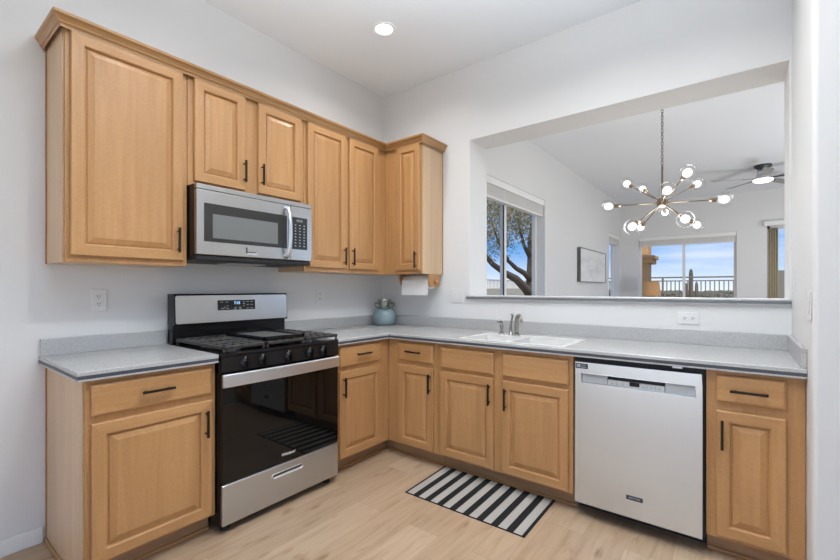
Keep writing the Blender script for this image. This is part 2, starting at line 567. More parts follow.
bm = cells(new(), [RY, -4.7, -1.3, -0.785], [0, 0.35, 2.55, H], lambda i, j: not (i == 1 and j == 1), lambda u, v, d: Vector((d, u, v)), 5.6, 5.75)
struct('wall_kitchen_side', bm, 'wall', 'white wall with an opening on the open side of the kitchen', 'wall')
# left wall of the dining room with two recessed windows
WL = (0.45, 2.47, 0.90, 2.425)
WN = (5.92, 6.83, 0.90, 2.37)
bm = cells(new(), [0.29, WL[0], WL[1], WN[0], WN[1], FY + 0.15], [0, 0.90, 2.37, 2.425, H],
           lambda i, j: not ((i == 1 and j in (1, 2)) or (i == 3 and j == 1)), lambda u, v, d: Vector((d, u, v)), XL - 0.17, XL)
struct('wall_far_left', bm, 'wall', 'white dining room wall with two recessed windows', 'wall')
WF = (0.99, 2.68, 0.90, 2.345)
DF = (3.13, 5.2, 0.0, 2.42)
bm = cells(new(), [XL, WF[0], WF[1], DF[0], DF[1], 6.0], [0, 0.90, 2.345, 2.42, H],
           lambda i, j: not ((i == 1 and j == 1) or (i == 3 and j in (0, 1, 2))), lambda u, v, d: Vector((u, d, v)), FY, FY + 0.16)
struct('wall_far', bm, 'wall', 'white far wall with a window and a patio door', 'wall')
bm = cells(new(), [0.29, 0.9, 6.5, FY + 0.16], [0, 0.2, 2.6, H], lambda i, j: not (i == 1 and j == 1), lambda u, v, d: Vector((d, u, v)), 6.0, 6.15)
struct('wall_far_right', bm, 'wall', 'white living room wall with a wide opening added for the fill light', 'wall')
bm = box(new(), 0.0, 0.013, RY, -2.469, 0, 0.078, 0.004)
struct('baseboard_left', bm, 'trim', 'white baseboard on the left wall', 'baseboard')
bm = box(new(), XL, XL + 0.013, 0.29, FY, 0, 0.09, 0.004)
struct('baseboard_far_left', bm, 'trim', 'white baseboard in the dining room', 'baseboard')
# pass-through ledge with an inlaid edge
t = bpy.data.objects.new('trim_1', None); COL.objects.link(t); t.location = (1.9, 0.1, ZS)
tag(t, 'grey ledge along the bottom of the pass-through opening', 'ledge', None, 'structure')
build('ledge_top', box(new(), 0.935, XR - 0.001, -0.024, 0.0, 1.176, 1.186, 0.003), 'counter_edge', t)
build('ledge_slab', box(new(), XO + 0.001, XJ - 0.001, 0.0, 0.315, ZS, 1.186), 'trim', t)
build('ledge_inlay', box(new(), 0.936, XR - 0.001, -0.023, 0.0, 1.161, 1.176), 'ledge_inlay', t)
build('ledge_underside', box(new(), 0.936, XR - 0.001, -0.022, 0.0, 1.156, 1.161), 'counter_edge', t)


# ------------------------------------------------------------------ windows
def window(name, label, frame_boxes, panes, gaskets=()):
    t = bpy.data.objects.new(name, None); COL.objects.link(t)
    b0 = frame_boxes[0]
    t.location = ((b0[0] + b0[1]) / 2, (b0[2] + b0[3]) / 2, b0[4])
    tag(t, label, 'window', None, 'structure')
    bm = new()
    for b in frame_boxes:
        box(bm, *b, 0.004)
    build('window_frame', bm, 'vinyl', t)
    for p in panes:
        build('pane', box(new(), *p), 'pane', t)
    for g in gaskets:
        build('gasket', box(new(), *g), 'vinyl_dark', t)
    return t


# dining room side window (looks out at the tree)
fx0, fx1 = XL - 0.165, XL - 0.11
window('window_1', 'sliding window in the dining room wall facing the tree',
       [(fx0, fx1, WL[0], WL[1], WL[2], WL[2] + 0.05), (fx0, fx1, WL[0], WL[1], WL[3] - 0.05, WL[3]),
        (fx0, fx1, WL[0], WL[0] + 0.05, WL[2], WL[3]), (fx0, fx1, WL[1] - 0.05, WL[1], WL[2], WL[3]),
        (fx0 + 0.004, fx1 + 0.004, 1.47, 1.535, WL[2], WL[3])],
       [(XL - 0.142, XL - 0.138, WL[0] + 0.05, 1.47, WL[2] + 0.05, WL[3] - 0.05), (XL - 0.132, XL - 0.128, 1.535, WL[1] - 0.05, WL[2] + 0.05, WL[3] - 0.05)],
       [(fx1 - 0.004, fx1 + 0.006, 1.452, 1.471, WL[2] + 0.05, WL[3] - 0.05)])
window('window_2', 'narrow window at the far end of the dining room wall',
       [(fx0, fx1, WN[0], WN[1], WN[2], WN[2] + 0.05), (fx0, fx1, WN[0], WN[1], WN[3] - 0.05, WN[3]),
        (fx0, fx1, WN[0], WN[0] + 0.05, WN[2], WN[3]), (fx0, fx1, WN[1] - 0.05, WN[1], WN[2], WN[3])],
       [(XL - 0.14, XL - 0.136, WN[0] + 0.05, WN[1] - 0.05, WN[2] + 0.05, WN[3] - 0.05)])
gy0, gy1 = FY + 0.09, FY + 0.15
window('window_3', 'wide sliding window in the far living room wall',
       [(WF[0], WF[1], gy0, gy1, WF[2], WF[2] + 0.05), (WF[0], WF[1], gy0, gy1, WF[3] - 0.05, WF[3]),
        (WF[0], WF[0] + 0.045, gy0, gy1, WF[2], WF[3]), (WF[1] - 0.045, WF[1], gy0, gy1, WF[2], WF[3]),
        (1.79, 1.835, gy0, gy1, WF[2], WF[3])],
       [(WF[0] + 0.045, 1.79, FY + 0.12, FY + 0.124, WF[2] + 0.05, WF[3] - 0.05), (1.835, WF[1] - 0.045, FY + 0.11, FY + 0.114, WF[2] + 0.05, WF[3] - 0.05)])
# patio door
t = bpy.data.objects.new('door_1', None); COL.objects.link(t); t.location = ((DF[0] + DF[1]) / 2, FY, 0)
tag(t, 'sliding glass patio door at the right of the far wall', 'door', None, 'structure')
bm = new()
for b in ((DF[0], DF[1], gy0, gy1, 0, 0.06), (DF[0], DF[1], gy0, gy1, DF[3] - 0.06, DF[3]), (DF[0], DF[0] + 0.05, gy0, gy1, 0, DF[3]),
          (DF[1] - 0.05, DF[1], gy0, gy1, 0, DF[3]), (4.13, 4.2, gy0, gy1, 0, DF[3])):
    box(bm, *b, 0.004)
build('door_frame', bm, 'vinyl', t)
build('pane', box(new(), DF[0] + 0.05, 4.13, FY + 0.12, FY + 0.124, 0.06, DF[3] - 0.06), 'pane', t)
build('pane', box(new(), 4.2, DF[1] - 0.05, FY + 0.12, FY + 0.124, 0.06, DF[3] - 0.06), 'pane', t)
# drape: pleated cloth and a white valance box
bm = new()
pts = []
for k in range(61):
    x = 3.155 + 0.135 * k / 60
    pts.append((x, FY + 0.045 + 0.022 * math.sin(k * 2 * PI / 15)))
a = [bm.verts.new((x, y, 0.02)) for x, y in pts]; b = [bm.verts.new((x, y, 2.36)) for x, y in pts]
a2 = [bm.verts.new((x, y + 0.006, 0.02)) for x, y in pts]; b2 = [bm.verts.new((x, y + 0.006, 2.36)) for x, y in pts]
for k in range(60):
    for q in ((a, b), (a2, b2)):
        f = bm.faces.new((q[0][k], q[0][k + 1], q[1][k + 1], q[1][k])); f.smooth = True
    bm.faces.new((a[k], a[k + 1], a2[k + 1], a2[k])); bm.faces.new((b[k], b[k + 1], b2[k + 1], b2[k]))
bm.faces.new((a[0], a2[0], b2[0], b[0])); bm.faces.new((a[-1], a2[-1], b2[-1], b[-1]))
tag(build('drape', bm, 'drape', None, (3.22, FY, 0.02)), 'khaki vertical drape gathered at the left of the patio door', 'drape')
tag(build('door_valance', box(new(), 3.085, 5.25, FY - 0.09, FY, 2.40, 2.48, 0.004), 'trim', None, (4.1, FY, 2.4)),
    'white valance box above the sliding patio door', 'valance')


# blinds drawn up: valance, stacked slats, ladder cords
def blind(label, side, a0, a1, zt, zb, n0, n1, tapes):
    """side F: on the far wall; side D: on the dining room wall."""
    f = (lambda u0, u1, d0, d1, z0, z1: (u0, u1, FY - d1, FY - d0, z0, z1)) if side == 'F' else (lambda u0, u1, d0, d1, z0, z1: (XL + d0, XL + d1, u0, u1, z0, z1))
    b = f(a0, a1, n0, n1, zb, zt)
    t = thing('window_blind', label, 'window blind', ((b[0] + b[1]) / 2, (b[2] + b[3]) / 2, zb), 'drawn-up blinds on the far windows')
    build('valance', box(new(), *f(a0, a1, n1, n1 + 0.016, zt - 0.075, zt), 0.003), 'trim', t)
    bm = new()
    n = 11
    for k in range(n):
        z0 = zb + 0.022 + (zt - 0.06 - zb - 0.022) * k / n
        box(bm, *f(a0 + 0.01, a1 - 0.01, n0 + 0.002 * (k % 2), n1 - 0.002 * (k % 2), z0, z0 + 0.0085))
    build('slat_stack', bm, 'blind', t)
    build('bottom_rail', box(new(), *f(a0 + 0.01, a1 - 0.01, n0, n1, zb, zb + 0.02), 0.003), 'trim', t)
    for u in tapes:
        build('ladder_cord', box(new(), *f(u - 0.006, u + 0.006, n1, n1 + 0.002, zb, zt - 0.06)), 'vinyl', t)
    return t


blind('white blind drawn up over the dining window that shows the tree', 'D', WL[0] + 0.004, WL[1] - 0.004, WL[3] - 0.003, 2.205, -0.09, -0.018, (0.75, 1.30, 1.85, 2.35))
blind('short white blind over the narrow window past the wall picture', 'D', WN[0] + 0.004, WN[1] - 0.004, WN[3] - 0.003, 2.17, -0.09, -0.018, (6.1, 6.65))
blind('long white blind drawn up over the window with the railing view', 'F', WF[0] + 0.004, WF[1] - 0.004, WF[3] - 0.003, 2.15, -0.085, -0.015, (1.12, 1.5, 1.95, 2.25, 2.56))


# ------------------------------------------------------------------ cabinets
def raised_panel(side, a0, a1, z0, z1, n0, th=0.019, stile=0.056):
    """A cope-and-stick door with a raised centre panel, as one mesh of nested rings."""
    f = MAP[side]
    bm = new()
    prof = [(0.0, n0), (0.0, n0 + th - 0.004), (0.004, n0 + th), (stile - 0.008, n0 + th), (stile - 0.003, n0 + th - 0.004), (stile - 0.001, n0 + th - 0.014),
            (stile + 0.004, n0 + th - 0.0145), (stile + 0.006, n0 + th - 0.011), (stile + 0.030, n0 + th - 0.003), (stile + 0.0305, n0 + th - 0.0015)]
    rings = []
    for ins, n in prof:
        rings.append([bm.verts.new(f(*p)) for p in ((a0 + ins, n, z0 + ins), (a1 - ins, n, z0 + ins), (a1 - ins, n, z1 - ins), (a0 + ins, n, z1 - ins))])
    bm.faces.new(rings[0])
    for i, (r, s) in enumerate(zip(rings[:-1], rings[1:])):
        for k in range(4):
            fc = bm.faces.new((r[k], r[(k + 1) % 4], s[(k + 1) % 4], s[k]))
            if k in (0, 2) and 1 <= i <= 4: fc.material_index = 1
    bm.faces.new(rings[-1])
    return bm


def slab_front(side, a0, a1, z0, z1, n0, th=0.019):
    f = MAP[side]
    bm = new()
    prof = [(0.0, n0), (0.0, n0 + th - 0.007), (0.004, n0 + th - 0.003), (0.010, n0 + th)]
    rings = [[bm.verts.new(f(*p)) for p in ((a0 + i, n, z0 + i), (a1 - i, n, z0 + i), (a1 - i, n, z1 - i), (a0 + i, n, z1 - i))] for i, n in prof]
    bm.faces.new(rings[0])
    for r, s in zip(rings[:-1], rings[1:]):
        for k in range(4):
            bm.faces.new((r[k], r[(k + 1) % 4], s[(k + 1) % 4], s[k]))
    bm.faces.new(rings[-1])
    return bm


def pull(parent, side, a, z, n, vertical, length=0.133):
    f = MAP[side]
    bm = new()
    h = length / 2; p = 0.048
    if vertical:
        mbox(bm, side, a - 0.0055, a + 0.0055, n + 0.022, n + 0.033, z - h, z + h, 0.002)
        for s in (-p, p): cyl(bm, f(a, n - 0.0005, z + s), f(a, n + 0.024, z + s), 0.0045, seg=10)
    else:
        mbox(bm, side, a - h, a + h, n + 0.022, n + 0.033, z - 0.0055, z + 0.0055, 0.002)
        for s in (-p, p): cyl(bm, f(a + s, n - 0.0005, z), f(a + s, n + 0.024, z), 0.0045, seg=10)
    return build('handle', bm, 'pull', parent)


def face_frame(bm, side, a0, a1, z0, z1, n, holes):
    """Solid face board; doors lie over it."""
    mbox(bm, side, a0, a1, n - 0.019, n, z0, z1, 0.001, 1)


def cabinet(name, label, cat, side, a0, a1, z0, z1, depth, doors=(), drawers=(), toe=True, group=None, hollow=False, toe_to=None, toe_from=None):
    f = MAP[side]
    t = thing(name, label, cat, f((a0 + a1) / 2, depth / 2, 0 if toe else z0), group)
    bm = new()
    if hollow:
        for q in ((a0 + 0.0005, a0 + 0.018, 0.001, depth - 0.019, z0, z1), (a1 - 0.018, a1 - 0.0005, 0.001, depth - 0.019, z0, z1),
                  (a0 + 0.018, a1 - 0.018, 0.001, depth - 0.019, z0, z0 + 0.018), (a0 + 0.018, a1 - 0.018, 0.001, 0.008, z0, z1)):
            mbox(bm, side, *q)
    else:
        mbox(bm, side, a0 + 0.0005, a1 - 0.0005, 0.001, depth - 0.019, z0, z1)
    build('body', bm, 'veneer', t)
    mbox(bm := new(), side, a0 + 0.0005, a1 - 0.0005, depth - 0.019, depth, z0, z1, 0.0015, 1)
    build('face_frame', bm, 'maple', t)
    for (d0, d1, q0, q1, ha, hz) in doors:
        d = build('door', raised_panel(side, d0, d1, q0, q1, depth + 0.001), ['maple', 'maple_h'], t)
        if ha is not None: pull(d, side, ha, hz, depth + 0.020, True)
    for (d0, d1, q0, q1, ha, hz) in drawers:
        d = build('drawer_front', slab_front(side, d0, d1, q0, q1, depth + 0.001), 'maple_h', t)
        if ha is not None: pull(d, side, ha, hz, depth + 0.020, False)
    if toe:
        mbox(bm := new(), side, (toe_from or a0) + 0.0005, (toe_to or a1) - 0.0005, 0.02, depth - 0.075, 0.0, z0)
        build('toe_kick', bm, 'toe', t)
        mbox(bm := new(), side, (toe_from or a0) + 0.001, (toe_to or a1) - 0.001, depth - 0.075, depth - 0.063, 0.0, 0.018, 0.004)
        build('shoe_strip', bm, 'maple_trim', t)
    return t


ZB = 0.873
BASE = 'base cabinets'
zt, zb_, zdt, zdb = 0.8513, 0.7195, 0.6896, 0.113
c = cabinet('base_cabinet', 'single-door maple base cabinet left of the range with an exposed pale side', 'cabinet', 'L', -2.450, -1.922, 0.10, ZB, 0.61,
            [(-2.4325, -1.9452, zdb, zdt, -1.978, 0.58)], [(-2.4325, -1.9452, zb_, zt, -2.193, 0.789)], True, BASE)
bm = new()
prism(bm, [(0.001, 0.0), (0.535, 0.0), (0.535, 0.10), (0.592, 0.10), (0.592, ZB), (0.001, ZB)], lambda u, v, d: Vector((u, d, v)), -2.4555, -2.4495)
build('side_panel', bm, 'veneer', c)
build('scribe_strip', box(new(), 0.001, 0.014, -2.4605, -2.4555, 0, ZB, 0.002), 'maple_trim', c)
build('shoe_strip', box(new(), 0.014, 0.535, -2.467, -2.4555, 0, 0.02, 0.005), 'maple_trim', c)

cabinet('base_cabinet', 'maple base cabinet right of the range, reaching the inside corner', 'cabinet', 'L', -1.146, -0.6098, 0.10, ZB, 0.61,
        [(-1.107, -0.712, zdb, zdt, -1.08, 0.588)], [(-1.107, -0.712, zb_, zt, -0.902, 0.794)], True, BASE, toe_to=-0.549)
cabinet('base_cabinet', 'narrow maple corner base cabinet with its door handle at the right, left of the sink', 'cabinet', 'B', 0.6098, 1.066, 0.10, ZB, 0.61,
        [(0.720, 1.0366, zdb, zdt, 1.016, 0.585)], [(0.720, 1.0366, zb_, zt, 0.875, 0.7915)], True, BASE, toe_from=0.53)
cabinet('sink_base_cabinet', 'double-door maple base cabinet under the white sink, two plain false fronts', 'cabinet', 'B', 1.068, 1.985, 0.10, ZB, 0.61,
        [(1.0998, 1.4999, zdb, 0.683, 1.477, 0.583), (1.559, 1.9627, zdb, 0.680, 1.586, 0.570)],
        [(1.0998, 1.4999, 0.705, 0.845, None, 0), (1.559, 1.9627, 0.705, 0.845, None, 0)], True, BASE, hollow=True)
cabinet('base_cabinet', 'narrow maple base cabinet between the dishwasher and the right wall', 'cabinet', 'B', 2.593, 2.936, 0.10, ZB, 0.61,
        [(2.631, 2.874, 0.118, zdt, 2.655, 0.585)], [(2.631, 2.874, 0.728, zt, 2.749, 0.787)], True, BASE)

UP = 'wall cabinets under the crown moulding'
ZU, ZUT, UB, UT = 1.366, 2.44, 1.3958, 2.414
c = cabinet('wall_cabinet', 'large single-door maple wall cabinet left of the microwave', 'cabinet', 'L', -2.450, -1.927, ZU, ZUT, 0.305,
            [(-2.432, -1.953, UB, UT, -1.983, 1.503)], [], False, UP)
build('side_panel', box(new(), 0.001, 0.286, -2.4555, -2.4495, ZU, ZUT), 'veneer', c)
build('scribe_strip', box(new(), 0.001, 0.013, -2.4605, -2.4555, ZU, ZUT, 0.002), 'maple_trim', c)
cabinet('wall_cabinet', 'short two-door maple wall cabinet above the microwave', 'cabinet', 'L', -1.925, -1.155, 1.816, ZUT, 0.305,
        [(-1.8937, -1.5942, 1.843, UT, -1.606, 1.955), (-1.5078, -1.1873, 1.843, UT, -1.488, 1.96)], [], False, UP)
cabinet('wall_cabinet', 'tall two-door maple wall cabinet right of the microwave', 'cabinet', 'L', -1.153, -0.307, ZU, ZUT, 0.305,
        [(-1.130, -0.7718, UB, UT, -0.800, 1.490), (-0.7361, -0.4111, UB, UT, -0.712, 1.490)], [], False, UP)
c = cabinet('wall_cabinet', 'narrow maple wall cabinet on the sink wall above the paper towels', 'cabinet', 'B', 0.002, 0.687, ZU, ZUT, 0.305,
            [(0.4369, 0.6806, UB, UT, 0.655, 1.475)], [], False, UP)
build('side_panel', box(new(), 0.687, 0.691, -0.286, -0.001, ZU, ZUT), 'veneer', c)
build('scribe_strip', box(new(), 0.691, 0.696, -0.012, -0.001, ZU, ZUT, 0.002), 'maple_trim', c)

# crown moulding: one profile swept round the tops of the wall cabinets
path = [((0.001, -2.450), (0, -1)), ((0.305, -2.450), (1, -1)), ((0.305, -0.305), (1, -1)), ((0.691, -0.305), (1, -1)), ((0.691, -0.001), (1, 0))]
prof = [(0.024, 2.412), (0.024, 2.418), (0.027, 2.426), (0.033, 2.429), (0.035, 2.438), (0.043, 2.449), (0.052, 2.456), (0.055, 2.458), (0.057, 2.470), (0.0, 2.470), (0.0, 2.4405), (0.0205, 2.4405)]
bm = new()
rs = [[bm.verts.new((p[0] + d[0] * o * 0.87, p[1] + d[1] * o * 0.87, z)) for o, z in prof] for p, d in path]
for r, s in zip(rs[:-1], rs[1:]):
    for k in range(len(prof)):
        bm.faces.new((r[k], r[(k + 1) % len(prof)], s[(k + 1) % len(prof)], s[k]))
bm.faces.new(rs[0]); bm.faces.new(list(reversed(rs[-1])))
tag(build('crown_molding', bm, 'maple_trim', None, (0.3, -1.2, 2.44)), 'maple crown moulding running round the tops of the wall cabinets', 'moulding')

# ------------------------------------------------------------------ countertops
SX0, SX1, SY0, SY1 = 1.225, 1.935, -0.605, -0.165


def edge_layers(t, xs, ys, keep):
    fn = lambda u, v, d: Vector((u, v, d))
    bm = cells(new(), xs, ys, keep, fn, 0.874, 0.8815); build('edge_lower', bm, 'counter_edge', t)
    xi = lambda i: None
    bm = cells(new(), xs, ys, keep, fn, 0.8815, 0.8965); build('edge_inlay', bm, 'inlay', t)
    bm = cells(new(), xs, ys, keep, fn, 0.8965, 0.914)
    mx, my = max(xs), min(ys)
    es = [e for e in bm.edges if all(v.co.z > 0.913 for v in e.verts) and len(e.link_faces) == 2 and abs(e.link_faces[0].normal.dot(e.link_faces[1].normal)) < 0.1]
    bm.normal_update()
    es = [e for e in bm.edges if all(v.co.z > 0.913 for v in e.verts) and len(e.link_faces) == 2 and abs(e.link_faces[0].normal.dot(e.link_faces[1].normal)) < 0.1]
    es = [e for e in es if not all(SX0 - 1e-3 < v.co.x < SX1 + 1e-3 and SY0 - 1e-3 < v.co.y < SY1 + 1e-3 for v in e.verts)]
    bmesh.ops.bevel(bm, geom=es, offset=0.006, segments=3, profile=0.5, affect='EDGES')
    build('top', bm, 'counter', t)


t = thing('countertop', 'short grey speckled countertop with dark edge stripe left of the range', 'countertop', (0.32, -2.2, 0.878))
edge_layers(t, [0.001, 0.648], [-2.484, -1.923], lambda i, j: True)
build('backsplash', box(new(), 0.001, 0.02, -2.480, -1.921, 0.914, 0.998, 0.002), 'counter', t)
t = thing('countertop', 'long L-shaped grey speckled countertop holding the white sink', 'countertop', (1.5, -0.3, 0.878))
edge_layers(t, [0.001, 0.648, SX0, SX1, XR - 0.001], [-1.145, -0.648, SY0, SY1, -0.001],
            lambda i, j: (i == 0 or j >= 1) and not (i == 2 and j == 2))
build('backsplash', box(new(), 0.001, 0.02, -1.145, -0.001, 0.914, 0.998, 0.002), 'counter', t)
build('backsplash', box(new(), 0.02, XR - 0.001, -0.02, -0.001, 0.914, 0.998, 0.002), 'counter', t)
build('backsplash', box(new(), XR - 0.02, XR - 0.001, -0.64, -0.02, 0.914, 0.998, 0.002), 'counter', t)

# sink: white double bowl, flush with the counter
t = thing('sink', 'white double-bowl sink set flush in the grey countertop', 'sink', (1.58, -0.385, 0.75))
xs = [SX0 + 0.001, SX0 + 0.035, 1.545, 1.585, SX1 - 0.035, SX1 - 0.001]
ys = [SY0 + 0.001, SY0 + 0.035, SY1 - 0.105, SY1 - 0.001]
hole = lambda i, j: j == 1 and i in (1, 3)
build('rim', cells(new(), xs, ys, lambda i, j: not hole(i, j), lambda u, v, d: Vector((u, v, d)), 0.879, 0.9145), 'sink', t)
for (bx0, bx1) in ((xs[1], xs[2]), (xs[3], xs[4])):
    bm = new()
    rr = []
    for ins, z in ((-0.001, 0.905), (0.006, 0.82), (0.020, 0.775), (0.05, 0.765)):
        rr.append([bm.verts.new(p) for p in ((bx0 + ins, ys[1] + ins, z), (bx1 - ins, ys[1] + ins, z), (bx1 - ins, ys[2] - ins, z), (bx0 + ins, ys[2] - ins, z))])
    for r, s in zip(rr[:-1], rr[1:]):
        for k in range(4): bm.faces.new((r[k], r[(k + 1) % 4], s[(k + 1) % 4], s[k]))
    bm.faces.new(rr[-1])
    b = build('bowl', bm, 'sink', t)
    lathe(bm := new(), ((bx0 + bx1) / 2, (ys[1] + ys[2]) / 2, 0.7655), (0, 0, 1), [(0.042, 0), (0.042, 0.002), (0.03, 0.003), (0.01, 0.001)], 20)
    build('drain', bm, 'steel', b)

# faucet: side lever column and spout column on round bases
t = thing('faucet', 'brushed nickel faucet with an upright lever behind the sink', 'faucet', (1.455, -0.215, 0.9145))
fx, fy = 1.468, -0.215
lathe(bm := new(), (fx, fy, 0.9145), (0, 0, 1), [(0.026, 0), (0.026, 0.004), (0.019, 0.010)]); build('base', bm, 'nickel', t)
pts = [(fx, fy, 0.92), (fx, fy, 0.98), (fx + 0.004, fy - 0.004, 1.03)]
for k in range(9):
    a = k / 8 * PI * 0.92
    pts.append((fx + 0.008 + 0.036 * (1 - math.cos(a)), fy - 0.008 - 0.046 * (1 - math.cos(a)), 1.032 + 0.026 * math.sin(a)))
pts.append((pts[-1][0] + 0.002, pts[-1][1] - 0.004, 1.012))
tube(bm := new(), pts, [0.0175, 0.016, 0.0155] + [0.014 - 0.0005 * k for k in range(9)] + [0.010], 14); build('spout', bm, 'nickel', t)
lx = 1.425
lathe(bm := new(), (lx, fy, 0.9145), (0, 0, 1), [(0.019, 0), (0.019, 0.004), (0.012, 0.010), (0.0095, 0.07), (0.009, 0.085)]); build('lever_column', bm, 'nickel', t)
tube(bm := new(), [(lx, fy, 0.995), (lx + 0.008, fy, 1.03), (lx + 0.014, fy + 0.001, 1.052), (lx + 0.006, fy - 0.002, 1.068)], [0.009, 0.0075, 0.0085, 0.012], 12); build('lever', bm, 'nickel', t)
t = thing('sink_sprayer', 'small nickel side sprayer standing left of the faucet on the sink', 'sprayer', (1.355, -0.215, 0.9145))
lathe(bm := new(), (1.352, -0.215, 0.9145), (0, 0, 1), [(0.022, 0), (0.022, 0.003), (0.013, 0.014)]); build('base', bm, 'nickel', t)
lathe(bm := new(), (1.352, -0.215, 0.926), (0, 0, 1), [(0.0115, 0), (0.0125, 0.03), (0.013, 0.055), (0.011, 0.066)]); build('grip', bm, 'nickel', t)
tube(bm := new(), [(1.352, -0.215, 0.985), (1.349, -0.219, 1.000), (1.340, -0.228, 1.008), (1.330, -0.238, 1.004)], [0.0115, 0.012, 0.013, 0.010], 12); build('spray_head', bm, 'nickel', t)

# ------------------------------------------------------------------ range
RY0, RY1 = -1.916, -1.152
t = thing('range', 'freestanding stainless and black gas range with five front knobs', 'range', (0.34, -1.533, 0))
build('body', box(new(), 0.03, 0.635, RY0, RY1, 0.04, 0.895, 0.003), 'black_panel', t)
bm = new()
box(bm, 0.03, 0.662, RY0 - 0.003, RY1 + 0.003, 0.895, 0.917, 0.006)
build('cooktop', bm, 'black', t)
# backguard
b = build('backguard', box(new(), 0.02, 0.082, RY0 + 0.003, RY1 - 0.001, 0.917, 1.045, 0.003), 'black', t)
bm = new()
prism(bm, [(0.02, 1.026), (0.108, 1.026), (0.114, 1.032), (0.106, 1.203), (0.098, 1.212), (0.02, 1.212)], lambda u, v, d: Vector((u, d, v)), RY0 + 0.002, RY1 - 0.001)
build('guard_housing', bm, 'black', b)
bm = new()
A0, A1 = RY0 + 0.009, RY1 - 0.006
def slope(z): return 0.114 - (z - 1.032) * (0.008 / 0.171)
pan = oct_ = [(A0 + .012, 1.036), (A1 - .012, 1.036), (A1 - .003, 1.039), (A1, 1.048), (A1, 1.190), (A1 - .003, 1.199), (A1 - .012, 1.202), (A0 + .012, 1.202), (A0 + .003, 1.199), (A0, 1.190), (A0, 1.048), (A0 + .003, 1.039)]
prism(bm, pan, lambda u, v, d: Vector((slope(v) + d, u, v)), -0.002, 0.002)
build('steel_panel', bm, 'steel_neutral', b)
D0, D1 = -1.660, -1.406
bm = new()
prism(bm, [(D0, 1.107), (D1, 1.107), (D1, 1.170), (D0, 1.170)], lambda u, v, d: Vector((slope(v) + d, u, v)), 0.002, 0.0035)
d = build('display', bm, 'black_matte', b)
text('clock_digits', '7:15', 0.024, 'L', D0 + 0.127, slope(1.150) + 0.0036, 1.151, 'digit', d, 0.0008)
bm = new()
for (a, z, w) in [(.025, 1.158, .02), (.059, 1.158, .02), (.031, 1.118, .02), (.045, 1.126, .010), (.063, 1.133, .010), (.063, 1.118, .02),
                  (.117, 1.122, .016), (.147, 1.122, .016), (.112, 1.112, .014), (.150, 1.112, .014), (.174, 1.158, .012), (.174, 1.146, .016), (.174, 1.132, .010),
                  (.201, 1.158, .018), (.201, 1.138, .016), (.201, 1.116, .016), (.229, 1.158, .018), (.229, 1.138, .016), (.229, 1.116, .018)]:
    a += D0
    mbox(bm, 'L', a - w / 2, a + w / 2, slope(z) + 0.0034, slope(z) + 0.0042, z - 0.0022, z + 0.0022)
build('key_print', bm, 'key', d)


# grates and griddle
def grate(y0, y1, x0=0.105, x1=0.655):
    bm = new()
    z0, z1 = 0.934, 0.952
    for (a, b_) in ((x0, x0 + 0.016), (x1 - 0.016, x1)): box(bm, a, b_, y0, y1, z0, z1, 0.004)
    for (a, b_) in ((y0, y0 + 0.016), (y1 - 0.016, y1)): box(bm, x0, x1, a, b_, z0, z1, 0.004)
    n = max(2, round((y1 - y0) / 0.048))
    for k in range(1, n):
        y = y0 + (y1 - y0) * k / n
        box(bm, x0, x0 + 0.15, y - 0.009, y + 0.009, z0, z1, 0.003)
        box(bm, (x0 + x1) / 2 - 0.115, (x0 + x1) / 2 + 0.115, y - 0.009, y + 0.009, z0, z1, 0.003)
        box(bm, x1 - 0.15, x1, y - 0.009, y + 0.009, z0, z1, 0.003)
    for x in (x0 + 0.085, x0 + 0.165, (x0 + x1) / 2 - 0.06, (x0 + x1) / 2 + 0.06, x1 - 0.165, x1 - 0.085):
        box(bm, x - 0.009, x + 0.009, y0, y1, z0, z1, 0.003)
    for cx in (x0 + 0.008, x1 - 0.008):
        for cy in (y0 + 0.008, y1 - 0.008):
            cyl(bm, (cx, cy, 0.9165), (cx, cy, z0 + 0.004), 0.007, seg=8)
    return build('grate', bm, 'iron', t)


grate(-1.905, -1.665); grate(-1.401, -1.152)
gm = grate(-1.660, -1.406)
# griddle plate on the middle grate
g = build('griddle', box(new(), 0.205, 0.605, -1.640, -1.390, 0.9525, 0.963), 'griddle', t)
bm = new()
for q in ((0.195, 0.210, -1.650, -1.380), (0.595, 0.615, -1.650, -1.380), (0.195, 0.615, -1.650, -1.636), (0.195, 0.615, -1.394, -1.380)):
    box(bm, *q, 0.9525, 0.973, 0.003)
build('griddle_rim', bm, 'black', g)
for (cx, cy) in ((0.245, -1.785), (0.52, -1.785), (0.38, -1.533), (0.245, -1.281), (0.52, -1.281)):
    lathe(bm := new(), (cx, cy, 0.917), (0, 0, 1), [(0.047, 0), (0.047, 0.004), (0.036, 0.005), (0.036, 0.010), (0.030, 0.013), (0.0, 0.013)], 20)
    build('burner', bm, ['steel'], t)
# control panel, knobs
bm = new()
prism(bm, [(0.60, 0.815), (0.655, 0.815), (0.664, 0.822), (0.660, 0.895), (0.60, 0.895)], lambda u, v, d: Vector((u, d, v)), RY0, RY1)
build('control_panel', bm, 'black_panel', t)
for a in (-1.789, -1.688, -1.523, -1.374, -1.273):
    lathe(bm := new(), (0.661, a, 0.855), (1, 0, 0), [(0.028, 0), (0.028, 0.004), (0.023, 0.006), (0.021, 0.020), (0.016, 0.022)], 22)
    k = build('knob', bm, 'black', t)
    bm = new()
    prism(bm, [(-0.024, -0.006), (0.024, -0.006), (0.026, 0.0), (0.024, 0.006), (-0.024, 0.006), (-0.026, 0.0)], lambda u, v, d: Vector((d, a + v, 0.855 + u)), 0.680, 0.701)
    build('knob_grip', bm, 'black', k)
    build('knob_mark', box(new(), 0.6625, 0.6640, a - 0.004, a + 0.004, 0.884, 0.887), 'key', k)
